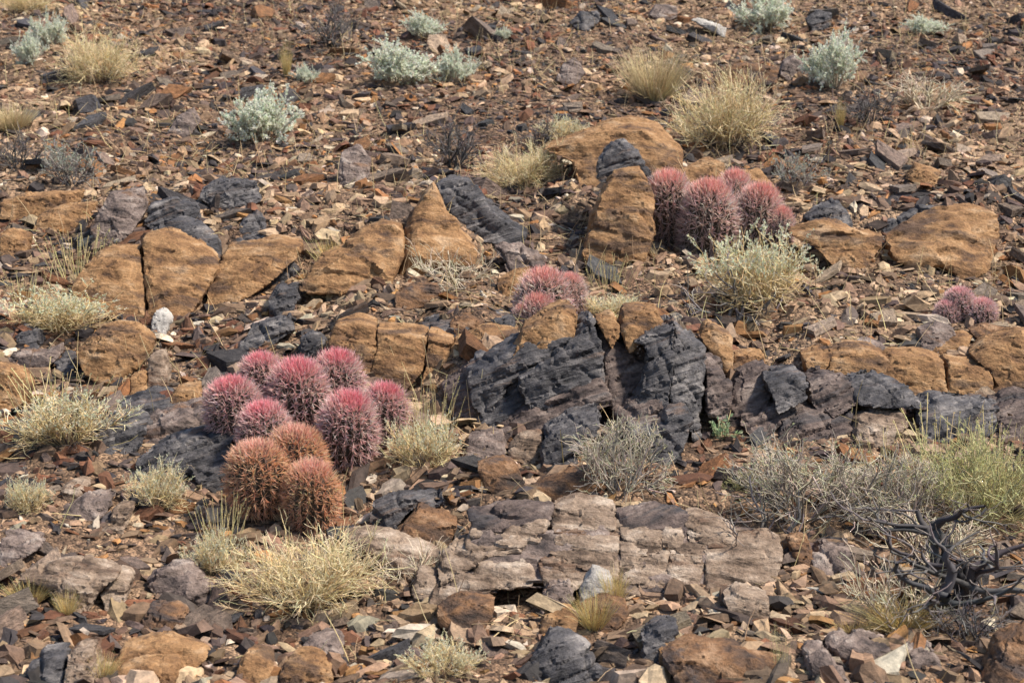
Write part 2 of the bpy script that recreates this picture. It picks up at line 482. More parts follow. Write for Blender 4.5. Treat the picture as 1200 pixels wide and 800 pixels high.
rock('boulder', 'slate', 'T1', [(330, 640), (380, 615), (440, 628), (530, 735), (650, 795), (640, 830), (430, 815), (350, 700)], 50, 0.25, 0.12, label='grey and black tilted slab leaning behind the pointed ochre rock', strata=ST_D)
rock('boulder', 'ochre', 'T1', [(700, 520), (760, 495), (860, 458), (1000, 410), (1100, 440), (1190, 525), (1195, 610), (1090, 640), (920, 650), (830, 640), (800, 560)], 46, 0.4, 0.12, label='large rounded ochre boulder behind the grey cap stone', strata=ST_O)
oc = outcrop('ochre_outcrop', 'upright cracked ochre rock below a grey cap stone', 725, 305)
rock('rock_block', 'ochre', 'M1', [(830, 90), (865, 20), (900, -90), (950, -165), (1040, -180), (1085, -100), (1088, 40), (1060, 110), (940, 135), (850, 115)], 62, 0.3, 0.14, parent=oc, strata=ST_O)
rock('boulder', 'slate', 'T1', [(888, 560), (935, 500), (980, 488), (1030, 525), (1095, 610), (1080, 640), (1000, 600), (930, 620), (888, 615)], 62, 0.22, 0.16, anchor=(725, 298), label='crumpled grey cap stone resting on upright ochre rock', strata=ST_D)
rock('boulder', 'ochre', 'T2', [(0, 590), (100, 552), (152, 575), (140, 640), (10, 650)], 50, 0.2, label='small ochre stone behind the tall pink cactus heads')
rock('boulder', 'ochre', 'T2', [(190, 600), (270, 592), (330, 660), (320, 700), (220, 690)], 50, 0.2, label='ochre wedge stone right behind the upper cactus cluster')
oc = outcrop('ochre_outcrop', 'ochre bedrock ledge with folded grey slab on top, right of the upper cactus', 1040, 315)
rock('rock_block', 'ochre', 'M2', [(370, 45), (480, 0), (560, 8), (625, 60), (705, 48), (695, 90), (600, 172), (530, 145), (460, 95)], 42, 0.3, 0.12, parent=oc, strata=ST_O)
rock('rock_block', 'ochre', 'M2', [(715, 80), (800, 20), (870, -20), (1000, -45), (1095, -25), (1108, 60), (1055, 155), (965, 180), (900, 140), (800, 148), (728, 125)], 42, 0.35, 0.12, parent=oc, strata=ST_O)
rock('rock_slab', 'slate', 'T2', [(425, 760), (470, 722), (540, 700), (582, 750), (590, 800), (540, 815), (420, 800)], 50, 0.2, parent=oc, strata=ST_D)
rock('rock_slab', 'slate', 'T2', [(690, 790), (730, 755), (850, 708), (905, 738), (860, 765), (780, 785), (720, 815)], 50, 0.2, parent=oc, strata=ST_D)

# dark stones around the upper band
for lab, reg, mat, pts in [
    ('black flat-topped block jutting beside the ochre bedrock', 'T0', 'slate', [(690, 685), (700, 650), (760, 615), (890, 632), (905, 690), (780, 715)]),
    ('dark layered ledge stone under the black flat-topped block', 'T0', 'slate', [(495, 765), (520, 710), (600, 690), (690, 705), (700, 770), (560, 790)]),
    ('dark angular stone at the foot of dry tuft above ochre bedrock', 'T0', 'mauve', [(310, 790), (340, 740), (380, 672), (495, 655), (505, 740), (440, 815), (360, 825)]),
    ('black wedge stone above the ochre bedrock crack', 'T0', 'slate', [(820, 800), (840, 770), (885, 738), (935, 800), (930, 830), (860, 830)]),
    ('grey broken stone under the black wedge stone', 'M0', 'slate', [(790, 95), (820, 45), (900, 30), (945, 60), (930, 95), (860, 110)]),
    ('long low ochre slab beside sparse grey shrub', 'T0', 'ochre', [(0, 735), (0, 705), (60, 678), (290, 662), (275, 705), (90, 740)]),
    ('low ochre stone below the long ochre slab', 'T0', 'ochre', [(110, 790), (130, 755), (200, 715), (335, 705), (315, 770), (200, 800)]),
    ('ochre slab half buried under thin dry stalks', 'M0', 'ochre', [(0, 100), (0, 40), (60, 30), (100, 50), (95, 95), (40, 110)]),
    ('black flake stone lying on the ochre bedrock end', 'M0', 'slate', [(912, 165), (948, 132), (1012, 138), (1038, 178), (992, 200), (940, 195)]),
    ('dark purple block above the black-and-grey tilted slab', 'T1', 'mauve', [(-15, 600), (0, 530), (60, 505), (102, 560), (88, 622), (0, 632)]),
    ('leaning brown flat stone in the scree below silvery shrub', 'T0', 'mauve', [(565, 465), (610, 410), (668, 376), (695, 425), (645, 465)]),
    ('black rounded rock beside round silvery bush at hilltop', 'T2', 'slate', [(428, 70), (470, 33), (522, 48), (515, 85), (450, 95)]),
    ('brown ochre ledge stone below the hilltop silvery bush', 'T2', 'rust', [(110, 275), (150, 235), (240, 215), (335, 238), (325, 280), (150, 290)]),
    ('tan block touching the brown ochre ledge stone', 'T2', 'mauve', [(335, 250), (350, 215), (392, 188), (435, 242), (365, 265)]),
    ('white flat stone sliver on the upper scree', 'T2', 'white', [(28, 70), (60, 66), (100, 78), (155, 98), (145, 112), (70, 95)]),
    ('orange stone near the dead grey twigs of the upper slope', 'T2', 'ochre', [(778, 615), (815, 568), (905, 598), (870, 630)]),
    ('dark hump rock with tan stone, high in the scree', 'T1', 'slate', [(790, 80), (830, 40), (900, 45), (900, 75), (850, 95)]),
    ('big black stone near the hilltop', 'T1', 'mauve', [(1070, 50), (1090, 18), (1160, 22), (1172, 52), (1110, 62)]),
    ('pyramid-shaped brown stone beside blond grass', 'T1', 'mauve', [(745, 270), (770, 225), (810, 200), (850, 255), (800, 290)]),
]:
    if mat == 'white':
        M['white'] = rock_mat('white_quartz', [(0.38, (0.22, 0.20, 0.18)), (0.6, (0.52, 0.49, 0.45))], (0.3, 0.22, 0.16), 0.57)
    rock('stone', mat, reg, pts, 50, 0.16, 0.14, label=lab, strata=ST_D if mat == 'slate' else None)

# middle: ochre ledge and the dark outcrop
oc = outcrop('ochre_ledge', 'long curved ochre rock ledge split by black cracks above the pink cactus', 490, 452)
for pts in ([(-42, 425), (-20, 370), (60, 352), (113, 373), (118, 440), (85, 530), (40, 500), (0, 478)],
            [(124, 378), (220, 393), (298, 395), (275, 510), (200, 565), (92, 545), (132, 440)],
            [(305, 398), (382, 430), (360, 560), (275, 545)],
            [(400, 428), (510, 386), (612, 398), (572, 460), (482, 505), (430, 545), (365, 556), (382, 470)]):
    rock('rock_block', 'ochre', 'M1', pts, 58, 0.32, 0.10, parent=oc, strata=ST_O, anchor=(490, 458), shrink=-0.008)
rock('rock_slab', 'slate', 'M1', [(270, 365), (340, 340), (440, 360), (530, 340), (600, 345), (605, 385), (510, 375), (395, 420), (330, 395)], 45, 0.3, 0.08, parent=oc, strata=ST_D, anchor=(490, 442))
oc = outcrop('dark_outcrop', 'big dark slate outcrop with dipping layers under ochre caps', 650, 515)
DB = (500, 370, 380 / 1200)
for mt, an, yw, tl, pts in (
        ('slate', (640, 513), -6, 60, [(150, 225), (290, 150), (330, 118), (440, 85), (545, 78), (442, 172), (332, 244), (222, 338), (160, 300)]),
        ('slate', (640, 519), 4, 63, [(545, 75), (600, 15), (636, 48), (652, 150), (668, 232), (560, 264), (470, 294), (380, 305), (338, 242), (445, 168)]),
        ('umber', (640, 512), -16, 56, [(55, 275), (155, 215), (167, 297), (218, 338), (150, 385), (65, 335)]),
        ('slate', (640, 517), -12, 58, [(170, 388), (225, 335), (335, 245), (382, 307), (330, 352), (250, 415)]),
        ('umber', (640, 521), -3, 55, [(230, 435), (340, 352), (470, 292), (570, 260), (670, 232), (692, 332), (600, 374), (480, 404), (420, 446), (300, 456)]),
        ('umber', (722, 508), 14, 55, [(636, 50), (700, 85), (760, 100), (830, 130), (800, 240), (735, 312), (690, 330), (668, 230), (650, 150)]),
        ('slate', (760, 520), -20, 64, [(730, 318), (800, 238), (832, 130), (762, 98), (850, 65), (922, 46), (920, 110), (904, 230), (898, 310), (760, 335)]),
        ('slate', (790, 522), 30, 68, [(920, 46), (1012, 118), (1034, 190), (1028, 290), (1004, 445), (968, 385), (898, 312), (906, 230)]),
        ('umber', (830, 520), 15, 60, [(1030, 188), (1092, 198), (1130, 260), (1110, 340), (1040, 330)]),
        ('umber', (755, 525), -4, 58, [(698, 362), (800, 308), (894, 303), (894, 372), (872, 420), (740, 410)]),
        ('slate', None, 0, 56, [(428, 570), (438, 458), (540, 388), (640, 368), (645, 445), (560, 484), (540, 565)]),
        ('slate', None, 8, 60, [(748, 424), (880, 418), (900, 358), (962, 362), (974, 422), (942, 505), (860, 536)])):
    rock('rock_face', mt, DB, pts, tl, 0.36, 0.10, parent=oc, strata=ST_D, anchor=an, yaw=yw, shrink=-0.004)
rock('rock_block', 'ochre', 'M1', [(595, 425), (640, 380), (720, 330), (780, 298), (812, 330), (805, 392), (720, 412), (640, 402)], 58, 0.3, 0.1, parent=oc, anchor=(640, 517), shrink=-0.008)['label'] = 'ochre cap on the dark slate'
rock('rock_block', 'ochre', 'M1', [(880, 345), (940, 322), (972, 375), (940, 400)], 58, 0.2, 0.1, parent=oc, anchor=(720, 512))
rock('rock_block', 'ochre', 'M1', [(970, 370), (985, 310), (1090, 308), (1115, 362), (1000, 410)], 58, 0.25, 0.1, parent=oc, anchor=(750, 514), shrink=-0.006)
for lab, reg, mat, pts in [
    ('tan rounded block beneath the dark slate outcrop', 'M1', 'mauve', [(425, 800), (440, 765), (480, 748), (562, 742), (575, 795), (500, 815)]),
    ('pale brown flat block wedged beneath the dark slate outcrop', 'M1', 'layered', [(575, 800), (620, 755), (700, 745), (700, 800), (640, 825)]),
    ('ochre standing slab beside the light edge of the dark outcrop', 'M2', 'ochre', [(58, 395), (90, 352), (172, 400), (178, 465), (168, 515), (112, 475)]),
    ('ochre slab lying at the foot of the ochre standing slab', 'M2', 'ochre', [(168, 510), (182, 462), (283, 460), (295, 505), (200, 540)]),
]:
    rock('stone', mat, reg, pts, 55, 0.2, 0.12, label=lab)

# right ledge
oc = outcrop('ochre_ledge', 'ochre rock ledge of long blocks over dark broken layers, above the grass', 1070, 470)
for pts in ([(432, 492), (522, 458), (502, 500), (455, 550)],
            [(480, 548), (522, 470), (600, 448), (690, 463), (722, 490), (700, 525), (672, 558), (580, 550)],
            [(690, 532), (740, 473), (830, 468), (905, 490), (918, 600), (840, 580), (690, 580)],
            [(928, 492), (1062, 508), (1074, 560), (1052, 614), (960, 620), (928, 606)],
            [(1022, 482), (1080, 438), (1190, 395), (1260, 410), (1260, 545), (1185, 552), (1112, 552), (1072, 510)],
            [(1060, 620), (1100, 575), (1170, 590), (1185, 640), (1100, 655)]):
    rock('rock_block', 'ochre', 'M2', pts, 58, 0.3, 0.07, parent=oc, strata=ST_O, anchor=(1060, 470), amp=0.8, shrink=-0.008)
for lab, mat, pts in [
    ('tilted ochre slab perched on the right-hand ledge blocks', 'ochre', [(848, 462), (880, 423), (960, 393), (1008, 395), (992, 435), (930, 495)]),
    ('flat brown stone bridging a dark hollow above the ledge', 'rust', [(1000, 385), (1050, 363), (1135, 378), (1125, 410), (1040, 405)]),
    ('dark brown block behind the perched ochre slab', 'mauve', [(822, 385), (870, 358), (940, 368), (955, 398), (875, 445), (830, 425)]),
    ('dark stone on the gravel in front of ledge lip', 'mauve', [(600, 430), (640, 410), (700, 430), (735, 470), (690, 475), (640, 450)]),
    ('small gold stone tipped onto dark layered rock', 'ochre', [(788, 650), (870, 613), (888, 630), (850, 655), (812, 668)]),
]:
    rock('stone', mat, 'M2', pts, 52, 0.16, 0.12, label=lab, anchor=(1090, 478) if 'gold' in lab else None)
oc = outcrop('dark_outcrop', 'low purple-brown layered outcrop between the slate outcrop and dry grass', 960, 530)
for mt, pts in (('mauve', [(148, 645), (200, 540), (292, 508), (315, 590), (265, 680), (200, 730), (150, 720)]),
                ('slate', [(290, 552), (400, 528), (442, 560), (425, 602), (330, 625)]),
                ('mauve', [(330, 770), (350, 690), (480, 650), (510, 680), (525, 745), (420, 780)]),
                ('mauve', [(500, 660), (560, 620), (595, 640), (590, 710), (530, 745)]),
                ('layered', [(600, 745), (620, 700), (760, 668), (785, 705), (700, 755)]),
                ('mauve', [(200, 695), (330, 640), (402, 608), (405, 665), (262, 730)]),
                ('mauve', [(640, 615), (720, 608), (705, 655), (650, 655)]),
                ('slate', [(590, 560), (680, 560), (780, 590), (840, 620), (720, 615), (610, 610)]),
                ('slate', [(820, 660), (900, 625), (1010, 640), (1090, 640), (1090, 710), (950, 740), (830, 720)]),
                ('mauve', [(1090, 660), (1185, 610), (1250, 620), (1250, 740), (1100, 740)]),
                ('mauve', [(190, 790), (210, 740), (320, 720), (340, 780), (260, 815)]),
                ('mauve', [(440, 560), (500, 545), (590, 560), (600, 620), (520, 640), (450, 620)])):
    q_ = random.Random(pts[0][0] + pts[0][1])
    rock('rock_block', ('slate' if q_.random() < 0.25 else 'umber') if mt == 'mauve' else mt, 'M2', pts, q_.uniform(32, 46), 0.28, 0.10, parent=oc, strata=ST_D, anchor=(960, q_.uniform(512, 530)), yaw=q_.uniform(-18, 18), shrink=-0.008)

# left middle
for lab, reg, mat, pts in [
    ('ochre boulder with a black crack beside pale cushion shrub', 'M0', 'ochre', [(260, 455), (340, 380), (400, 352), (470, 362), (535, 415), (518, 472), (440, 515), (360, 535), (288, 505)]),
    ('rusty ochre stone at the edge below bluish rocks', 'M0', 'ochre', [(-20, 500), (60, 515), (105, 580), (65, 645), (-20, 645)]),
    ('blue grey stone in front of pale cushion shrub', 'M0', 'slate', [(180, 490), (215, 455), (262, 470), (265, 520), (215, 530)]),
    ('dark bluish stone between the two pale cushion shrubs', 'M0', 'slate', [(40, 400), (75, 370), (130, 385), (140, 420), (90, 430)]),
    ('bent dark stone leaning by the ochre boulder', 'M0', 'mauve', [(20, 480), (60, 455), (150, 460), (210, 430), (200, 480), (110, 510)]),
    ('round black stone just above the pink cactus', 'M0', 'slate', [(1043, 402), (1080, 383), (1128, 420), (1112, 465), (1050, 450)]),
    ('flat layered black stone lying above the pink cactus', 'M0', 'slate', [(822, 412), (868, 360), (1002, 325), (1015, 385), (920, 418)]),
    ('black block among scree under the ochre bedrock', 'M0', 'slate', [(930, 270), (960, 225), (1030, 230), (1040, 275), (990, 310), (940, 300)]),
    ('two-toned upright block beside white chips', 'M0', 'layered', [(510, 560), (515, 470), (560, 455), (580, 530), (570, 580)]),
    ('small orange block below the upright block', 'M0', 'ochre', [(450, 600), (450, 540), (500, 530), (505, 590)]),
    ('ochre rubble block above the dark rocks left of the cactus', 'M0', 'ochre', [(570, 625), (610, 580), (690, 570), (692, 630), (620, 640)]),
    ('white pebble block near the ochre bedrock', 'M0', 'white', [(522, 375), (530, 320), (560, 308), (592, 345), (570, 380)]),
]:
    rock('stone', mat, reg, pts, 55, 0.18, 0.14, label=lab, strata=ST_D if mat == 'slate' else None)
oc = outcrop('dark_outcrop', 'dark grey bedrock shelf running in under the pink cactus', 180, 560)
for mt, reg, pts in (('slate', 'M0', [(325, 712), (430, 688), (492, 720), (505, 765), (440, 800), (325, 800)]),
                ('slate', 'M0', [(398, 655), (480, 618), (580, 638), (615, 682), (560, 705), (430, 695)]),
                ('mauve', 'M0', [(492, 715), (600, 680), (735, 655), (740, 715), (600, 760), (505, 765)]),
                ('slate', 'L0', [(440, 80), (500, 10), (610, -40), (720, -50), (810, -60), (800, 95), (740, 118), (660, 70), (560, 108)])):
    rock('rock_block', mt, reg, pts, 45, 0.35, 0.10, parent=oc, strata=ST_D, amp=0.8)

# lower layered outcrop
oc = outcrop('layered_outcrop', 'pale layered bedrock with bent beds and dark joints above the bottom rubble', 720, 700)
AN = (720, 704)
LB = (480, 560, 0.375)
rock('bedrock_core', 'mauve', LB, [(70, 385), (110, 300), (210, 200), (310, 165), (460, 150), (650, 150), (870, 170), (1040, 210), (1130, 200), (1145, 300), (1050, 345), (880, 365), (740, 365), (400, 330), (260, 345)], 34, 0.25, 0.0, parent=oc, anchor=(720, 696), amp=0.5, lean=0.2, strata=ST_L)
for mt, pts in (('umber', [(185, 108), (300, 85), (450, 88), (440, 132), (330, 142), (198, 158)]),
                ('layered', [(452, 92), (540, 72), (645, 100), (640, 138), (520, 132), (455, 140)]),
                ('umber', [(650, 108), (760, 82), (872, 118), (862, 152), (760, 138), (655, 145)]),
                ('layered', [(874, 122), (960, 140), (1040, 180), (940, 188), (866, 156)]),
                ('layered', [(188, 165), (330, 146), (440, 138), (405, 192), (330, 194), (180, 205)]),
                ('layered', [(85, 280), (150, 215), (290, 194), (366, 196), (352, 238), (230, 255), (98, 310)]),
                ('layered', [(45, 390), (98, 315), (230, 258), (352, 244), (372, 275), (396, 335), (260, 352), (120, 376), (60, 402)]),
                ('layered', [(450, 150), (540, 140), (662, 148), (652, 184), (560, 184), (458, 184)]),
                ('layered', [(436, 236), (454, 188), (550, 188), (648, 190), (645, 292), (560, 272)]),
                ('layered', [(408, 255), (440, 242), (572, 284), (640, 300), (550, 318), (480, 332), (430, 336)]),
                ('layered', [(660, 152), (720, 138), (792, 156), (784, 208), (742, 218), (664, 188)]),
                ('layered', [(797, 160), (856, 160), (852, 188), (832, 228), (787, 210)]),
                ('layered', [(864, 158), (1000, 190), (935, 202), (868, 190)]),
                ('layered', [(852, 194), (928, 208), (918, 252), (836, 232)]),
                ('layered', [(650, 302), (655, 195), (745, 222), (742, 240), (692, 296)]),
                ('layered', [(752, 226), (816, 237), (780, 332), (655, 306), (700, 292)]),
                ('layered', [(822, 238), (916, 256), (902, 348), (786, 336)]),
                ('layered', [(922, 340), (930, 208), (1040, 192), (1140, 186), (1168, 250), (1132, 322), (1060, 348)]),
                ('rust', [(652, 308), (780, 338), (900, 352), (1020, 352), (1000, 376), (880, 376), (760, 348), (680, 328)]),
                ('layered', [(640, 332), (680, 330), (762, 350), (802, 378), (740, 396), (650, 380)])):
    rock('rock_block', mt, LB, pts, 32, 0.10 if mt != 'layered' else 0.18, 0.05, parent=oc, strata=ST_L, anchor=AN, shrink=-0.006, amp=1.0, clear=False)
for x in (-0.35, -0.1, 0.15, 0.4, 0.65, 0.85):
    FOOT.append((x, 6.42, 0.16)); FOOT.append((x, 6.62, 0.12))
for lab, reg, mat, pts in [
    ('brown wedge stone pointing upward on the layered bedrock', 'L1', 'rust', [(638, 345), (690, 278), (735, 212), (748, 262), (722, 345), (682, 380), (645, 375)]),
    ('long rust brown slab lying on top of the layered bedrock', 'L1', 'rust', [(658, 128), (740, 98), (850, 72), (922, 72), (938, 112), (900, 138), (800, 170), (740, 155), (700, 148)]),
    ('pinkish brown block behind the rust brown slab', 'L1', 'rust', [(468, 55), (560, 28), (602, 50), (640, 102), (570, 122), (500, 105)]),
    ('flat dark slab casting a shadow beside brown leaning block', 'L1', 'slate', [(92, 195), (180, 153), (320, 148), (375, 170), (330, 205), (240, 212), (140, 285), (98, 245)]),
    ('brown leaning block with beige lower face', 'L1', 'rust', [(178, 305), (270, 193), (405, 250), (392, 295), (312, 352), (210, 330)]),
    ('beige cube-like stone at the left end of layered bedrock', 'L1', 'layered', [(232, 505), (270, 423), (335, 450), (315, 495), (270, 518)]),
    ('bent beige strata running toward the dry cushion shrub', 'L1', 'layered', [(0, 320), (0, 290), (100, 286), (200, 308), (345, 368), (285, 418), (180, 395), (80, 350)]),
    ('grey brown boulder beside a white-topped boulder', 'L1', 'mauve', [(688, 515), (720, 463), (790, 458), (815, 512), (760, 542), (700, 552)]),
    ('white-topped boulder below the layered bedrock joints', 'L1', 'white', [(826, 495), (880, 418), (942, 448), (955, 515), (900, 538), (830, 532)]),
    ('rust coloured flat block below layered bedrock', 'L1', 'rust', [(328, 565), (400, 518), (535, 533), (525, 575), (462, 628), (340, 598)]),
    ('yellow orange stone beside yellow grass tuft', 'L1', 'ochre', [(683, 615), (720, 578), (792, 568), (825, 590), (805, 628), (720, 632)]),
    ('pink brown slab right of the yellow grass tuft', 'L1', 'rust', [(830, 560), (900, 530), (990, 540), (1000, 580), (900, 610)]),
    ('black jagged rock in the bottom rubble', 'L1', 'slate', [(618, 770), (720, 636), (790, 648), (855, 690), (905, 755), (845, 800), (640, 800)]),
    ('black block leaning on a rounded tan stone', 'L1', 'slate', [(1038, 655), (1100, 612), (1168, 607), (1175, 665), (1105, 705), (1050, 728)]),
    ('tan cushion-shaped stone under the black block', 'L1', 'ochre', [(1100, 715), (1130, 690), (1200, 690), (1215, 735), (1150, 755)]),
    ('flat beige slab with shadowed front in the lower rubble', 'L0', 'layered', [(55, 440), (170, 398), (270, 392), (402, 418), (410, 438), (342, 480), (332, 510), (262, 555), (150, 480)]),
    ('orange flat slab in the bottom rubble', 'L0', 'ochre', [(355, 755), (420, 688), (560, 662), (660, 688), (720, 722), (640, 748), (480, 765)]),
    ('second orange slab tucked under the orange flat slab', 'L0', 'ochre', [(398, 775), (480, 750), (615, 755), (605, 795), (430, 808)]),
    ('orange block between two orange stones in bottom rubble', 'L0', 'ochre', [(815, 765), (850, 718), (932, 728), (945, 775), (880, 805)]),
    ('rounded orange stone of the bottom rubble under dry cushion', 'L0', 'ochre', [(965, 780), (1010, 728), (1092, 718), (1155, 780), (1145, 815), (980, 815)]),
    ('upright pale grey block like a tooth', 'L0', 'layered', [(228, 705), (270, 682), (322, 692), (334, 810), (228, 810)]),
    ('dark grey slab leaning on the tooth-like block', 'L0', 'slate', [(85, 755), (140, 698), (225, 708), (218, 810), (78, 810)]),
    ('triangular tan stone beside the flat beige slab', 'L0', 'layered', [(342, 495), (400, 428), (443, 450), (438, 515), (390, 548)]),
    ('half black rusty stone below the triangular tan stone', 'L0', 'rust', [(488, 590), (510, 548), (600, 548), (645, 580), (595, 618), (500, 615)]),
    ('grey humped rock between beige slab and dry cushion', 'L0', 'mauve', [(505, 470), (590, 398), (680, 438), (738, 492), (620, 512)]),
    ('pale flat chip on mauve slab below the bedrock shelf', 'L0', 'layered', [(208, 140), (260, 112), (295, 135), (250, 168)]),
    ('mauve flat slab below the dark bedrock shelf', 'L0', 'mauve', [(170, 210), (300, 152), (390, 163), (375, 205), (280, 225)]),
    ('cracked tan block left of the orange-spined cactus', 'L0', 'layered', [(338, 258), (400, 198), (455, 203), (425, 270)]),
    ('broad mauve slab in rubble under the small pale shrub', 'L0', 'mauve', [(-10, 340), (0, 300), (90, 310), (140, 330), (60, 370), (0, 390)]),
    ('big mauve stone under the dry cushion shrub', 'L0', 'mauve', [(1040, 700), (1060, 670), (1185, 660), (1200, 710), (1100, 735)]),
    ('brown square stone below dead grey branch', 'L2', 'rust', [(372, 325), (440, 308), (460, 372), (400, 392)]),
    ('brown slab beside the square stone below dead branch', 'L2', 'mauve', [(450, 385), (500, 338), (592, 348), (595, 402), (500, 428), (460, 415)]),
    ('pale rounded boulder beneath the layered bedrock end', 'L2', 'layered', [(142, 515), (200, 488), (302, 513), (315, 555), (230, 572), (150, 545)]),
    ('long flat brown slab at the bottom rubble edge', 'L2', 'rust', [(-70, 720), (-10, 690), (150, 698), (335, 738), (335, 778), (200, 800), (0, 795)]),
    ('narrow mauve slab below the twiggy orange-tinted bush', 'L2', 'mauve', [(508, 690), (560, 663), (722, 688), (735, 720), (540, 722)]),
    ('brown leaning slab beside narrow mauve slab', 'L2', 'mauve', [(438, 720), (500, 698), (605, 800), (440, 800)]),
    ('large rust orange rock cut by the frame beside dead trunk', 'L2', 'rust', [(1035, 810), (1110, 690), (1190, 625), (1290, 640), (1290, 830), (1100, 830)]),
    ('tan brown stone below the dead black trunk', 'L2', 'mauve', [(775, 715), (800, 690), (880, 688), (905, 735), (790, 740)]),
    ('orange-brown stone in scree near mid small cactus', 'M1', 'rust', [(372, 360), (430, 323), (498, 343), (495, 375), (420, 388)]),
    ('purple brown flat slab behind the small cactus', 'M1', 'mauve', [(522, 90), (560, 72), (620, 78), (680, 108), (720, 142), (650, 168), (590, 182), (558, 135)]),
    ('ochre block below the purple brown flat slab', 'M1', 'ochre', [(538, 220), (590, 178), (658, 168), (655, 215), (610, 245), (550, 248)]),
    ('flat brown slab under the bare straw bush', 'M1', 'rust', [(183, 260), (240, 228), (332, 223), (345, 250), (260, 282), (190, 288)]),
]:
    rock('stone', mat, reg, pts, 50, 0.18, 0.13, label=lab, strata=ST_D if mat in ('slate', 'mauve') else (ST_L if mat == 'layered' else None))

# ------------------------------------------------------------------ plants and cacti: strand and leaf builders
def strands(Pt, R, sides=3):
    n, k, _ = Pt.shape
    T = norm(np.gradient(Pt, axis=1))
    ref = norm(np.random.default_rng(n + k).normal(size=(n, 1, 3))) + 0 * T
    A = norm(np.cross(T, ref)); B = np.cross(T, A)
    ang = np.arange(sides) * 2 * math.pi / sides
    V = Pt[:, :, None, :] + R[:, :, None, None] * (A[:, :, None, :] * np.cos(ang)[None, None, :, None] + B[:, :, None, :] * np.sin(ang)[None, None, :, None])
    base = (np.arange(n)[:, None, None] * k + np.arange(k - 1)[None, :, None]) * sides
    s = np.arange(sides)[None, None, :]; s2 = (s + 1) % sides
    F = np.stack([base + s, base + s2, base + sides + s2, base + sides + s], -1).reshape(-1, 4)
    return V.reshape(-1, 3), F

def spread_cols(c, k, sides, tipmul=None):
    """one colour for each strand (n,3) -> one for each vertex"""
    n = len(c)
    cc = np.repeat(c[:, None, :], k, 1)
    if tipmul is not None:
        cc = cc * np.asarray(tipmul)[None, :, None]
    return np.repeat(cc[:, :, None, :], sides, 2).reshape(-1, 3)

def leaf_quads(C, D, Nn, L, W):
    D = norm(D); S = norm(np.cross(D, Nn)); Nn = np.cross(S, D)
    L = L[:, None]; W = W[:, None]
    a = C; b_ = C + D * L * 0.5 + S * W * 0.5 + Nn * W * 0.22; c = C + D * L; d = C + D * L * 0.5 - S * W * 0.5 + Nn * W * 0.22
    V = np.stack([a, b_, c, d], 1).reshape(-1, 3)
    i = np.arange(len(C)) * 4
    F = np.concatenate([np.stack([i, i + 1, i + 2], 1), np.stack([i, i + 2, i + 3], 1)])
    return V, F

def walk(rng, S, D, L, k, gnarl, up):
    pts = [S]; d = norm(D)
    for j in range(k - 1):
        d = norm(d + gnarl * rng.normal(size=d.shape) + np.array([0, 0, up]))
        pts.append(pts[-1] + d * (L / (k - 1))[:, None])
    return np.stack(pts, 1)

def branch(rng, par, n, ratio, k, spread, gnarl, up, L, tmin=0.3):
    m, kk, _ = par.shape
    i = rng.integers(0, m, n); t = rng.uniform(tmin, 1, n) * (kk - 1)
    j = np.minimum(t.astype(int), kk - 2); f = (t - j)[:, None]
    S = par[i, j] * (1 - f) + par[i, j + 1] * f
    D = norm(par[i, j + 1] - par[i, j]) + spread * rng.normal(size=(n, 3))
    return walk(rng, S, D, L * ratio * rng.uniform(0.6, 1.3, n), k, gnarl, up)

def vary(rng, base, n, v=0.18, h=0.05):
    b_ = np.array(base)[None]
    return np.clip(b_ * (1 + v * rng.normal(size=(n, 1))) * (1 + h * rng.normal(size=(n, 3))), 0.005, 0.95)

def pack(parts):
    """parts: list of (verts, faces, cols) -> one mesh's data"""
    V = []; Q = []; T = []; C = []; o = 0
    for v, f, c in parts:
        V.append(v); C.append(c)
        (Q if f.shape[1] == 4 else T).append(f + o); o += len(v)
    fs = []
    if Q: fs.append(np.concatenate(Q))
    if T: fs.append(np.concatenate(T))
    return np.concatenate(V), fs, np.concatenate(C)

STRAW = (0.64, 0.49, 0.25); PALE = (0.76, 0.64, 0.40); GREYT = (0.30, 0.26, 0.22); HOLLY = (0.76, 0.79, 0.66); SAGE = (0.60, 0.61, 0.46)
DARK = (0.055, 0.050, 0.050); GREEN = (0.30, 0.36, 0.17); YGREEN = (0.54, 0.52, 0.26); GOLD = (0.52, 0.36, 0.13)

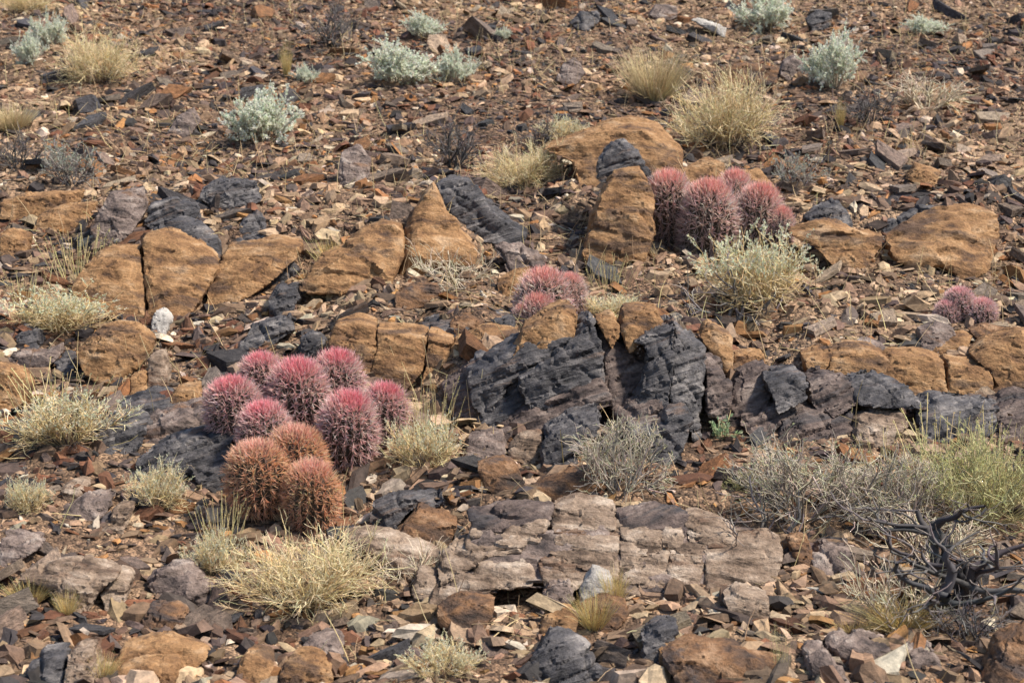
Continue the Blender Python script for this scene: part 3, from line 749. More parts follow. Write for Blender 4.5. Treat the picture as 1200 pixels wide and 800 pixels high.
def plant_mesh(kind, seed):
    """returns {part name: (verts, faces, cols, material)} scaled to width 1, standing on z = 0"""
    rng = np.random.default_rng(seed)
    wood = []; leaf = []
    def stems(n, cone, L, k, gnarl, up, r0, r1, col, base_r=0.05, tipmul=None, sides=3, jit=0.35):
        a = rng.uniform(0, 2 * math.pi, n); c = np.sqrt(rng.uniform(0, 1, n)) * cone
        D = np.stack([np.sin(c) * np.cos(a), np.sin(c) * np.sin(a), np.cos(c)], 1)
        br = base_r * np.sqrt(rng.uniform(0, 1, n))
        S = np.stack([br * np.cos(a), br * np.sin(a), np.full(n, -0.02)], 1)
        Pt = walk(rng, S, D, L * rng.uniform(1 - jit, 1 + jit * 0.6, n), k, gnarl, up)
        R = np.linspace(r0, r1, k)[None] * rng.uniform(0.7, 1.3, (n, 1))
        v, f = strands(Pt, R, sides); wood.append((v, f, spread_cols(vary(rng, col, n), k, sides, tipmul)))
        return Pt
    def subs(par, n, ratio, k, spread, gnarl, up, L, r0, r1, col, tmin=0.3, sides=3):
        Pt = branch(rng, par, n, ratio, k, spread, gnarl, up, L, tmin)
        R = np.linspace(r0, r1, k)[None] * rng.uniform(0.7, 1.3, (n, 1))
        v, f = strands(Pt, R, sides); wood.append((v, f, spread_cols(vary(rng, col, n), k, sides)))
        return Pt
    def foliage(par, n, L, W, col, tmin=0.4, zmin=None, v=0.16):
        m, kk, _ = par.shape
        i = rng.integers(0, m, n); t = rng.uniform(tmin, 1, n) * (kk - 1); j = np.minimum(t.astype(int), kk - 2); f = (t - j)[:, None]
        C = par[i, j] * (1 - f) + par[i, j + 1] * f
        if zmin is not None:
            C = C[C[:, 2] > zmin * C[:, 2].max()]
        n = len(C)
        D = norm(C * np.array([1, 1, 0.3])) * 0.6 + rng.normal(size=(n, 3)) * 0.6 + np.array([0, 0, 0.5])
        Nn = norm(rng.normal(size=(n, 3)) + np.array([0, 0, 0.6]))
        vv, ff = leaf_quads(C, D, Nn, L * rng.uniform(0.6, 1.3, n), W * rng.uniform(0.7, 1.3, n))
        leaf.append((vv, ff, np.repeat(vary(rng, col, n, v), 4, 0)))
    if kind == 'holly':
        a = stems(26, 1.25, 0.42, 4, 0.12, 0.10, 0.012, 0.006, (0.33, 0.28, 0.22))
        b_ = subs(a, 110, 0.55, 4, 0.45, 0.15, 0.12, 0.42, 0.006, 0.003, (0.40, 0.36, 0.28), 0.35)
        c = subs(b_, 620, 0.35, 3, 0.6, 0.15, 0.12, 0.42, 0.004, 0.002, (0.45, 0.43, 0.34), 0.25)
        foliage(c, 10500, 0.033, 0.025, HOLLY, 0.05)
        foliage(b_, 1200, 0.036, 0.026, HOLLY, 0.6)
    elif kind == 'holly_tree':
        a = stems(4, 0.25, 0.5, 5, 0.10, 0.10, 0.030, 0.018, (0.34, 0.25, 0.15), 0.03)
        a2 = subs(a, 20, 0.7, 4, 0.45, 0.18, 0.2, 0.5, 0.014, 0.006, (0.34, 0.28, 0.2), 0.7)
        b_ = subs(a2, 120, 0.45, 4, 0.5, 0.15, 0.12, 0.5, 0.006, 0.003, (0.38, 0.34, 0.26), 0.35)
        c = subs(b_, 300, 0.3, 3, 0.55, 0.15, 0.1, 0.5, 0.004, 0.002, (0.42, 0.4, 0.3), 0.3)
        foliage(c, 4600, 0.045, 0.032, (0.58, 0.60, 0.47), 0.2)
    elif kind == 'straw':
        dk = stems(24, 1.4, 0.3, 5, 0.25, 0.02, 0.010, 0.004, DARK, 0.1)
        subs(dk, 90, 0.6, 4, 0.6, 0.3, 0.0, 0.3, 0.005, 0.003, (0.10, 0.085, 0.075), 0.3)
        a = stems(120, 1.3, 0.5, 5, 0.13, 0.06, 0.0045, 0.0025, (0.36, 0.28, 0.17), 0.07)
        b_ = subs(a, 620, 0.5, 4, 0.5, 0.20, 0.06, 0.5, 0.0032, 0.0018, STRAW, 0.35)
        c = subs(b_, 1300, 0.3, 3, 0.65, 0.22, 0.08, 0.5, 0.0026, 0.0012, PALE, 0.3)
        foliage(c, 900, 0.020, 0.009, (0.62, 0.56, 0.36), 0.5)
    elif kind == 'cushion':
        dk = stems(20, 1.4, 0.3, 5, 0.25, 0.02, 0.009, 0.004, DARK, 0.1)
        subs(dk, 80, 0.6, 4, 0.6, 0.3, 0.0, 0.3, 0.005, 0.003, (0.11, 0.09, 0.08), 0.3)
        a = stems(80, 1.35, 0.5, 4, 0.14, 0.06, 0.006, 0.003, (0.38, 0.30, 0.18), 0.08)
        b_ = subs(a, 420, 0.45, 4, 0.5, 0.25, 0.08, 0.5, 0.0042, 0.0024, STRAW, 0.35)
        c = subs(b_, 700, 0.28, 3, 0.6, 0.3, 0.1, 0.5, 0.0034, 0.002, PALE, 0.3)
        foliage(c, 2300, 0.036, 0.017, SAGE, 0.35, 0.30)
    elif kind == 'flower_cushion':
        a = stems(110, 1.1, 0.62, 5, 0.14, 0.05, 0.005, 0.003, (0.42, 0.33, 0.18), 0.08)
        b_ = subs(a, 480, 0.42, 4, 0.55, 0.3, 0.02, 0.6, 0.004, 0.002, STRAW, 0.35)
        c = subs(b_, 700, 0.25, 3, 0.6, 0.35, 0.05, 0.6, 0.0034, 0.002, PALE, 0.3)
        foliage(c, 5200, 0.034, 0.020, (0.66, 0.68, 0.52), 0.3, 0.40, 0.12)
        foliage(c, 500, 0.03, 0.012, STRAW, 0.3, 0.1)
    elif kind == 'green_cushion':
        a = stems(90, 1.25, 0.5, 4, 0.14, 0.08, 0.005, 0.003, (0.38, 0.32, 0.18), 0.08)
        b_ = subs(a, 420, 0.5, 4, 0.5, 0.25, 0.1, 0.5, 0.004, 0.002, (0.46, 0.42, 0.22), 0.35)
        c = subs(b_, 500, 0.3, 3, 0.6, 0.3, 0.12, 0.5, 0.0032, 0.002, (0.50, 0.48, 0.26), 0.3)
        foliage(c, 2600, 0.040, 0.013, YGREEN, 0.3, 0.2)
    elif kind == 'grass':
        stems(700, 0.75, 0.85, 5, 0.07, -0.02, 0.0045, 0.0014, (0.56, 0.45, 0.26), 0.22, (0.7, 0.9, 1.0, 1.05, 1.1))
        stems(120, 1.25, 0.55, 5, 0.1, -0.05, 0.0045, 0.0014, STRAW, 0.2)
    elif kind == 'gold_grass':
        stems(240, 0.8, 0.8, 5, 0.08, -0.04, 0.006, 0.0018, (0.56, 0.40, 0.15), 0.16)
        stems(80, 0.8, 0.9, 5, 0.1, -0.04, 0.006, 0.0018, (0.50, 0.44, 0.22), 0.2)
    elif kind == 'stalks':
        a = stems(44, 0.38, 1.0, 6, 0.05, 0.0, 0.0065, 0.004, (0.56, 0.47, 0.24), 0.42, None, 3, 0.5)
        foliage(a, 160, 0.035, 0.022, (0.58, 0.50, 0.24), 0.8)
    elif kind == 'twig':
        a = stems(26, 1.2, 0.42, 5, 0.16, 0.05, 0.010, 0.006, GREYT, 0.08)
        b_ = subs(a, 110, 0.65, 5, 0.45, 0.2, 0.06, 0.42, 0.006, 0.0035, GREYT, 0.3)
        c = subs(b_, 420, 0.45, 4, 0.55, 0.25, 0.06, 0.42, 0.004, 0.0022, (0.40, 0.35, 0.28), 0.3)
        d = subs(c, 500, 0.25, 4, 0.6, 0.3, 0.06, 0.42, 0.003, 0.0018, (0.48, 0.43, 0.32), 0.3)
        foliage(d, 650, 0.024, 0.012, (0.44, 0.45, 0.26), 0.4)
    elif kind == 'bare':
        a = stems(14, 1.15, 0.5, 5, 0.18, 0.05, 0.010, 0.006, (0.46, 0.38, 0.27), 0.06)
        b_ = subs(a, 60, 0.6, 5, 0.45, 0.25, 0.06, 0.5, 0.006, 0.004, (0.56, 0.47, 0.34), 0.3)
        subs(b_, 190, 0.45, 4, 0.55, 0.3, 0.05, 0.5, 0.0045, 0.0025, (0.62, 0.54, 0.40), 0.3)
    elif kind == 'dark_twig':
        a = stems(12, 1.1, 0.5, 5, 0.2, 0.05, 0.013, 0.007, DARK, 0.06)
        b_ = subs(a, 60, 0.6, 5, 0.5, 0.25, 0.06, 0.5, 0.007, 0.004, (0.085, 0.078, 0.078), 0.3)
        subs(b_, 200, 0.45, 4, 0.55, 0.3, 0.05, 0.5, 0.0045, 0.0025, (0.16, 0.145, 0.14), 0.3)
    elif kind == 'grey_leaf':
        a = stems(16, 1.15, 0.5, 5, 0.18, 0.05, 0.011, 0.006, (0.10, 0.09, 0.09), 0.06)
        b_ = subs(a, 80, 0.6, 5, 0.45, 0.25, 0.06, 0.5, 0.006, 0.004, (0.18, 0.16, 0.15), 0.3)
        c = subs(b_, 220, 0.4, 4, 0.55, 0.3, 0.05, 0.5, 0.0045, 0.0025, (0.3, 0.28, 0.25), 0.3)
        foliage(c, 700, 0.04, 0.022, (0.38, 0.41, 0.34), 0.3, 0.3)
    elif kind == 'dead':
        a = stems(4, 0.9, 0.6, 7, 0.22, 0.02, 0.044, 0.020, (0.045, 0.042, 0.044), 0.05, None, 6)
        b_ = subs(a, 18, 0.75, 7, 0.7, 0.32, 0.05, 0.5, 0.026, 0.010, (0.060, 0.056, 0.058), 0.35, 5)
        c = subs(b_, 60, 0.5, 6, 0.6, 0.32, 0.04, 0.5, 0.009, 0.004, (0.10, 0.09, 0.09), 0.3, 4)
        subs(c, 130, 0.3, 4, 0.6, 0.3, 0.02, 0.5, 0.0045, 0.0022, (0.2, 0.17, 0.15), 0.3)
    elif kind == 'dead_low':
        a = stems(7, 1.35, 0.55, 7, 0.28, -0.02, 0.022, 0.010, (0.13, 0.12, 0.115), 0.05, None, 5)
        b_ = subs(a, 26, 0.7, 6, 0.7, 0.3, 0.04, 0.5, 0.010, 0.005, (0.16, 0.145, 0.14), 0.3, 4)
        subs(b_, 70, 0.5, 5, 0.6, 0.3, 0.04, 0.5, 0.006, 0.003, (0.24, 0.21, 0.19), 0.3)
    elif kind == 'weed':
        a = stems(9, 0.7, 0.6, 5, 0.15, 0.05, 0.014, 0.008, (0.36, 0.34, 0.18), 0.1)
        foliage(a, 130, 0.16, 0.07, (0.36, 0.46, 0.27), 0.3)
    out = {}
    allv = np.concatenate([v for v, _, _ in wood + leaf])
    lo = np.percentile(allv, 0.5, 0); hi = np.percentile(allv, 99.5, 0)
    s = np.array([1 / max(hi[0] - lo[0], 1e-6), 1 / max(hi[1] - lo[1], 1e-6), 1 / max(hi[2], 1e-6)])
    cx = (lo + hi) / 2
    def fit(parts):
        V, F, C = pack(parts)
        V = (V - np.array([cx[0], cx[1], 0])) * s
        return V, F, C
    wn = 'blades' if 'grass' in kind or kind == 'stalks' else 'branches'
    out[wn] = fit(wood) + ('twig',)
    if leaf:
        out['seed_heads' if kind == 'stalks' else 'leaves'] = fit(leaf) + ('leaf',)
    return out

PLIB = {}
def plant_parts(kind, var):
    if (kind, var) not in PLIB:
        PLIB[(kind, var)] = {k: (np_mesh(kind + '_' + k, v, f, c, smooth=(mt == 'twig')), mt) for k, (v, f, c, mt) in plant_mesh(kind, sum(map(ord, kind)) * 7 + var).items()}
    return PLIB[(kind, var)]
PCOUNT = [0]
def plant(name, kind, px, py, w, hr, label, cat='shrub', var=None, group=None, clear=0.30):
    """px, py: where the plant meets the ground; w: width in photograph pixels; hr: height / width"""
    PCOUNT[0] += 1
    rs = random.Random(PCOUNT[0] * 31)
    g = P(px, py)
    W = w / FPX * (g[1] * math.cos(PITCH) + (g[2] - EYE) * math.sin(PITCH))
    root = bpy.data.objects.new(name, None); COL.objects.link(root)
    root.empty_display_size = 0.1
    gy = g[1] + 0.18 * W
    root.location = (g[0], gy, hgt(g[0], gy) - 0.01)
    root.rotation_euler = (0, 0, rs.uniform(-0.6, 0.6) + rs.choice((0, math.pi)))
    root.scale = (W, W * 0.9, W * hr)
    tag(root, label, cat, group)
    for k, (me, mt) in plant_parts(kind, (PCOUNT[0] % 2) if var is None else var).items():
        pt_ = link(k, me, M[mt], root)
        if k == 'seed_heads': pt_['kind'] = 'stuff'
    if clear:
        FOOT.append((g[0], gy, clear * W))
    return root

HG = 'silvery shrubs on the upper slope'
plant('silvery_shrub', 'holly', 305, 170, 104, 0.62, 'widest round silvery shrub, alone on open scree above black jutting stones', group=HG)
plant('silvery_shrub', 'holly', 468, 102, 84, 0.62, 'large silvery shrub touching a smaller silvery neighbour', group=HG)
plant('silvery_shrub', 'holly', 532, 98, 50, 0.8, 'smaller silvery shrub at the side of a large silvery shrub', group=HG)
plant('silvery_shrub', 'holly', 495, 47, 46, 0.68, 'round silvery shrub just uphill of the silvery pair', group=HG)
plant('silvery_shrub', 'holly', 357, 100, 32, 0.7, 'little pale shrub beside an upright dry stalk', group=HG)
plant('silvery_shrub', 'holly', 589, 49, 20, 0.8, 'tiny silvery tuft perched on a dark stone', group=HG)
plant('silvery_shrub', 'holly', 898, 40, 70, 0.64, 'dense silvery shrub beside white flat sliver of stone', group=HG)
plant('silvery_shrub', 'holly', 978, 108, 66, 1.0, 'tallest silvery shrub, taller than wide, above thin dark twigs', group=HG)
plant('grass_tuft', 'gold_grass', 985, 152, 14, 3.0, 'upright golden stalks below the tallest silvery shrub', 'grass', clear=0)
plant('silvery_shrub', 'holly', 1086, 42, 48, 0.5, 'low wide silvery shrub near the hilltop scree', group=HG)
plant('silvery_shrub', 'holly', 32, 78, 40, 1.0, 'grey green shrub in front of a greener one by straw bush', group=HG)
plant('silvery_shrub', 'holly', 55, 58, 44, 0.9, 'greener grey shrub beside the wide straw bush', group=HG)
plant('grey_shrub', 'grey_leaf', 940, 226, 66, 0.72, 'branching grey green shrub behind the upper cactus cluster')
plant('grey_shrub', 'grey_leaf', 78, 222, 90, 0.62, 'thin dark grey shrub with sparse pale leaves')
plant('grey_shrub', 'dark_twig', 20, 205, 70, 0.7, 'bare black twigs beside the thin dark grey shrub')
plant('grey_shrub', 'dark_twig', 382, 62, 76, 0.75, 'dark twiggy shrub on the upper slope near silvery shrubs')
plant('dry_shrub', 'dark_twig', 528, 200, 84, 0.78, 'leafless black twig shrub in scree above the pointed rock')
plant('dry_shrub', 'dark_twig', 632, 180, 62, 0.6, 'small leafless twig shrub behind the tangled straw bush')
plant('dry_shrub', 'bare', 1092, 140, 110, 0.45, 'pale bare twig tangle on the open upper scree')
plant('dry_shrub', 'dark_twig', 1015, 150, 80, 0.6, 'dark twig shrub beside the tall silvery shrub')
plant('dry_shrub', 'straw', 113, 100, 112, 0.55, 'wide straw coloured bush next to grey green shrubs')
plant('dry_shrub', 'straw', 850, 182, 138, 0.68, 'large tangled straw bush above the ochre boulders')
plant('dry_shrub', 'straw', 613, 226, 112, 0.54, 'tangled straw bush beside the large rounded ochre boulder')
plant('dry_shrub', 'straw', 30, 16, 70, 0.4, 'straw bush on dark ground at the hilltop')
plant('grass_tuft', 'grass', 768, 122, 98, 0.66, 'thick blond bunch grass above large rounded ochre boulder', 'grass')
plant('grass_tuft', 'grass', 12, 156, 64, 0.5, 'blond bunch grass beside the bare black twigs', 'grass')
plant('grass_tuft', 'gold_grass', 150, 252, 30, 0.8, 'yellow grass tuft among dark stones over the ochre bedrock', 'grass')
plant('grass_tuft', 'gold_grass', 393, 330, 62, 0.85, 'yellow grass tuft against the low ochre block', 'grass')
plant('grass_tuft', 'gold_grass', 335, 92, 16, 3.0, 'lone upright yellow stalks next to the little pale shrub', 'grass')
plant('cushion_shrub', 'cushion', 664, 168, 68, 0.45, 'pale green cushion in front of blond bunch grass')
plant('cushion_shrub', 'flower_cushion', 66, 398, 134, 0.42, 'pale cushion shrub beside the cracked ochre boulder')
plant('cushion_shrub', 'cushion', 72, 530, 158, 0.42, 'wide pale cushion shrub beside the dark bedrock shelf')
plant('cushion_shrub', 'cushion', 33, 602, 58, 0.75, 'small pale cushion beside a flat mauve slab')
plant('cushion_shrub', 'cushion', 181, 606, 84, 0.68, 'sage coloured small bush below the dark bedrock shelf')
plant('cushion_shrub', 'straw', 352, 730, 200, 0.50, 'large straw cushion shrub in front of the orange-spined cactus')
plant('cushion_shrub', 'cushion', 250, 680, 80, 0.75, 'white leaved sprig at the side of large straw cushion')
plant('cushion_shrub', 'flower_cushion', 887, 375, 150, 0.68, 'tall straw cushion with whitish leafy top before the upper cactus')
plant('dead_branch', 'dead_low', 860, 385, 150, 0.55, 'black dead branches at the foot of the tall straw cushion', 'dead branch', clear=0)
plant('cushion_shrub', 'cushion', 492, 556, 92, 0.68, 'pale leafy cushion beside the pink cactus cluster')
plant('dry_shrub', 'bare', 532, 338, 104, 0.5, 'bare cream coloured twig bush before the pointed rock')
plant('cushion_shrub', 'cushion', 712, 376, 86, 0.34, 'flat pale green cushion beside the small cactus')
plant('dry_shrub', 'twig', 730, 582, 136, 0.68, 'grey twig bush growing under the slate outcrop')
plant('weed', 'weed', 732, 462, 26, 2.0, 'narrow green weed growing in the slate cleft', 'weed')
plant('weed', 'cushion', 768, 425, 40, 0.5, 'pale tuft hanging at the slate cleft top', 'weed')
plant('weed', 'weed', 850, 516, 34, 0.9, 'bright green sprig at the foot of slate outcrop', 'weed')
plant('cushion_shrub', 'cushion', 522, 798, 104, 0.42, 'pale dry cushion in the bottom rubble beside black rock')
plant('dry_shrub', 'twig', 960, 628, 215, 0.50, 'wide grey twig shrub with few leaves below the purple-brown outcrop')
plant('dry_shrub', 'twig', 1065, 628, 150, 0.60, 'dense grey twig shrub against the yellow green bush')
plant('dry_shrub', 'green_cushion', 1155, 632, 165, 0.72, 'big yellow green bush beside grey twig shrubs')
plant('cushion_shrub', 'green_cushion', 870, 575, 50, 0.5, 'small yellowish green cushion at the edge of grey twig shrub')
plant('grass_tuft', 'stalks', 1120, 585, 130, 0.85, 'tall yellow grass stalks rising behind the yellow green bush', 'grass', clear=0)
plant('grass_tuft', 'stalks', 1040, 570, 90, 0.7, 'thin yellow grass stalks behind dense grey twig shrub', 'grass', clear=0)
plant('grass_tuft', 'stalks', 1185, 590, 90, 1.2, 'yellow grass stalks at the outer side of yellow green bush', 'grass', clear=0)
plant('dry_shrub', 'bare', 1055, 742, 130, 0.75, 'pale twiggy bush with golden grass at its foot')
plant('grass_tuft', 'gold_grass', 1055, 748, 120, 0.42, 'golden grass clump at the base of the pale twiggy bush', 'grass', clear=0)
plant('grass_tuft', 'gold_grass', 1000, 745, 60, 0.4, 'short golden grass beside the pale twiggy bush', 'grass', clear=0)
plant('dead_shrub', 'dead', 1120, 748, 230, 0.62, 'gnarled black dead trunk with twisted limbs', 'dead shrub')
plant('dead_shrub', 'dark_twig', 1150, 760, 130, 0.45, 'black bare twig mass beside the gnarled trunk', 'dead shrub', clear=0)
plant('dry_shrub', 'bare', 1100, 665, 150, 0.45, 'straw twig tangle behind the gnarled dead trunk', clear=0)
plant('dead_branch', 'dead_low', 895, 652, 150, 0.55, 'grey dead branch spreading over the layered bedrock end', 'dead branch', clear=0)
plant('grass_tuft', 'stalks', 85, 340, 90, 0.8, 'thin upright dry stalks above pale cushion shrub', 'grass', clear=0)
plant('grass_tuft', 'stalks', 30, 360, 60, 0.8, 'dry stalks at the outer edge of the pale cushion', 'grass', clear=0)
plant('grass_tuft', 'stalks', 65, 500, 120, 0.6, 'row of thin dry stalks over the wide pale cushion', 'grass', clear=0)
plant('grass_tuft', 'stalks', 505, 528, 80, 1.1, 'yellow stalks rising beside the pink cactus cluster', 'grass', clear=0)
plant('grass_tuft', 'stalks', 255, 650, 70, 1.0, 'thin dry stalks in front of the orange-spined cactus', 'grass', clear=0)
plant('grass_tuft', 'stalks', 715, 345, 60, 0.8, 'thin yellow stalks beyond the flat green cushion', 'grass', clear=0)
plant('grass_tuft', 'gold_grass', 695, 742, 60, 0.9, 'yellow grass tuft below the white-topped boulder', 'grass', clear=0)
plant('grass_tuft', 'gold_grass', 720, 712, 40, 1.3, 'thin golden tuft touching the white-topped boulder', 'grass', clear=0)
plant('grass_tuft', 'gold_grass', 28, 712, 60, 0.6, 'short orange grass beside the flat beige slab', 'grass', clear=0)
plant('grass_tuft', 'gold_grass', 78, 722, 36, 1.0, 'orange sprig in front of the flat beige slab', 'grass', clear=0)
plant('grass_tuft', 'gold_grass', 120, 798, 44, 0.9, 'orange grass beside the tooth-like block', 'grass', clear=0)
plant('grass_tuft', 'bare', 485, 690, 110, 0.5, 'dry twigs lying beside large straw cushion', 'twigs', clear=0)
plant('grass_tuft', 'stalks', 918, 790, 30, 2.0, 'single seed stalks in the bottom rubble', 'grass', clear=0)

# ------------------------------------------------------------------ cacti
def cactus_meshes(seed, palette):
    rng = np.random.default_rng(seed)
    ribs = 21; nt_, na = 30, ribs * 6
    th = np.linspace(0.02, math.pi * 0.93, nt_); ph = np.linspace(0, 2 * math.pi, na, endpoint=False)
    def surf(t_, p_):
        r = np.sin(t_) ** 0.8
        rib = 1 + 0.12 * np.cos(ribs * p_) * np.sin(t_)
        dip = -0.06 * np.exp(-(t_ / 0.25) ** 2)
        return np.stack([r * rib * np.cos(p_), r * rib * np.sin(p_), 1.22 * np.cos(t_) + dip], -1)
    TT, PP = np.meshgrid(th, ph, indexing='ij')
    V = surf(TT, PP).reshape(-1, 3)
    i = (np.arange(nt_ - 1)[:, None] * na + np.arange(na)[None]).ravel()
    j = (np.arange(nt_ - 1)[:, None] * na + ((np.arange(na) + 1) % na)[None]).ravel()
    body = np_mesh('cactus_stem', V, [np.stack([i, i + na, j + na, j], 1)], smooth=True)
    A, TH = [], []
    for k in range(ribs):
        t0 = 0.10
        while t0 < 2.45:
            A.append(2 * math.pi * k / ribs + rng.normal() * 0.03); TH.append(t0 + rng.normal() * 0.02)
            t0 += 0.128 if t0 > 0.5 else 0.12
    A = np.array(A); TH = np.array(TH)
    C = surf(TH, A)
    O = norm(C * np.array([1, 1, 0.75]))
    nsp = 13
    C = np.repeat(C, nsp, 0); O = np.repeat(O, nsp, 0); TH2 = np.repeat(TH, nsp)
    n = len(C)
    central = (np.tile(np.arange(nsp), len(TH)) < 4)
    spread = np.where(central, 0.70, 1.8)[:, None]
    D = norm(O + spread * norm(rng.normal(size=(n, 3))) * rng.uniform(0.5, 1.0, (n, 1)))
    L = np.where(central, rng.uniform(0.30, 0.48, n), rng.uniform(0.20, 0.36, n))
    L = L * np.where(TH2 < 0.5, 0.85, 1.0)
    k = 3
    d = D; pts = [C - O * 0.01]
    bend = norm(np.cross(D, rng.normal(size=(n, 3)))) * rng.uniform(0.0, 0.38, (n, 1)) + np.array([0, 0, 0.03])
    for q in range(k - 1):
        d = norm(d + bend * 0.6)
        pts.append(pts[-1] + d * (L / (k - 1))[:, None])
    Pt = np.stack(pts, 1)
    R = np.array([1.0, 0.85, 0.12])[None] * np.where(central, 0.0140, 0.0098)[:, None] * rng.uniform(0.8, 1.2, (n, 1))
    v, f = strands(Pt, R, 3)
    top, side, low = [np.array(c) for c in palette]
    w1 = sstep((TH2 + 0.13 * rng.normal(size=n) - 0.20) / 0.60)[:, None]; w2 = sstep((TH2 - 1.2) / 0.9)[:, None]
    col = (top * (1 - w1) + side * w1) * (1 - w2) + low * w2
    col = np.clip(col * (1 + 0.16 * rng.normal(size=(n, 1))) * (1 + 0.04 * rng.normal(size=(n, 3))), 0.02, 0.95)
    old = (rng.uniform(0, 1, n) < 0.04 + 0.10 * w2[:, 0])[:, None]
    col = np.where(old, np.array([0.40, 0.33, 0.30]) * rng.uniform(0.5, 1.2, (n, 1)), col)
    tip = rng.uniform(0, 1, n) < 0.22
    col = np.where((tip & ~central)[:, None], col * 0.55 + 0.45 * np.array([0.66, 0.52, 0.48]) * (0.4 + 0.6 * w1) + col * 0.45 * (1 - w1) * 0.6, col)
    sp = np_mesh('spines', v, [f], spread_cols(np.clip(col, 0, 0.95), k, 3, (0.85, 1.0, 1.1)), smooth=True)
    body.materials.append(M['skin']); sp.materials.append(M['spine'])
    return body, sp

PINK = ((0.96, 0.43, 0.47), (0.95, 0.68, 0.65), (0.84, 0.63, 0.59))
ORANGE = ((0.97, 0.60, 0.50), (0.97, 0.63, 0.43), (0.92, 0.56, 0.37))
ROSE = ((0.96, 0.54, 0.49), (0.93, 0.72, 0.67), (0.60, 0.49, 0.46))
DUSTY = ((0.95, 0.60, 0.60), (0.92, 0.70, 0.68), (0.72, 0.58, 0.55))
CL = {'pink': [cactus_meshes(s, PINK) for s in (1, 2)], 'orange': [cactus_meshes(s, ORANGE) for s in (4, 5)], 'rose': [cactus_meshes(s, ROSE) for s in (6, 7)], 'dusty': [cactus_meshes(8, DUSTY)]}
def cluster(label, kind, base_px, base_py, heads, zs=1.0, cap=1.25, group='barrel cactus clusters'):
    """heads: (px centre, py top, py bottom or None, width px incl. spines, metres behind the front)"""
    g = P(base_px, base_py)
    root = bpy.data.objects.new('barrel_cactus', None); COL.objects.link(root)
    root.location = g; root.empty_display_size = 0.1
    tag(root, label, 'cactus', group)
    for i, (px, pt, w, dy) in enumerate(heads):
        yy = g[1] + dy
        d = ray(px, pt); top = CAMP + d * (yy / d[1])
        W = w * 1.06 / FPX * yy
        r = W / 2 / 1.16                       # the spines stand out about a third of the radius
        gz_ = hgt(top[0], yy)
        zt = top[2] - 0.17 * r
        half = max((zt - gz_ + 0.10) / 2.2, r * 0.98)
        zsc = half / 1.0
        body, sp = CL[kind][i % len(CL[kind])]
        rs = random.Random(i * 7 + int(px))
        b_ = link('cactus_stem', body, None, root)
        b_.location = (top[0] - g[0], dy, zt - 1.2 * r * min(zsc / r, cap) - g[2])
        b_.scale = (r * rs.uniform(0.97, 1.08), r * rs.uniform(0.9, 1.05), r * min(zsc / r, cap) * zs)
        b_.rotation_euler = (0.24 + rs.uniform(-0.08, 0.08), (px - base_px) / FPX * 1.6 + rs.uniform(-.05, .05), rs.uniform(0, 6.28))
        e = Matrix.Rotation(rs.uniform(0, 6.28), 4, 'Z')
        lean = Matrix.Rotation(0.22 + rs.uniform(-0.06, 0.08), 4, 'X') @ Matrix.Rotation((px - base_px) / FPX * 4.0, 4, 'Y')
        b_.rotation_euler = (lean @ e).to_euler()
        link('spines', sp, None, b_)
        FOOT.append((top[0], yy, r * 0.9))
    return root
cluster('pink barrel cactus clump of seven heads on the dark bedrock shelf', 'pink', 360, 556,
        [(407, 459, 70, 0.10), (311, 471, 62, 0.06), (275, 442, 60, 0.20), (350, 421, 72, 0.30), (448, 449, 54, 0.24), (308, 414, 52, 0.42), (394, 411, 58, 0.44)])
cluster('orange-spined barrel cactus of three heads before the pink clump', 'orange', 332, 622,
        [(302, 516, 64, 0.08), (364, 539, 63, 0.04), (347, 498, 63, 0.20)])
cluster('rose barrel cactus of five tall heads between ochre rocks', 'rose', 840, 300,
        [(831, 213, 60, 0.06), (786, 202, 52, 0.18), (887, 217, 57, 0.16), (859, 201, 46, 0.36), (912, 243, 34, 0.10)], cap=1.6)
cluster('small salmon barrel cactus on the ochre cap of the slate outcrop', 'rose', 640, 388,
        [(638, 316, 64, 0.16), (666, 321, 40, 0.22), (631, 344, 48, 0.05), (615, 356, 28, 0.03)])
cluster('little pink barrel cactus alone in the scree above the ochre ledge', 'dusty', 1133, 380,
        [(1124, 337, 34, 0.08), (1150, 350, 36, 0.05), (1110, 352, 28, 0.05)])

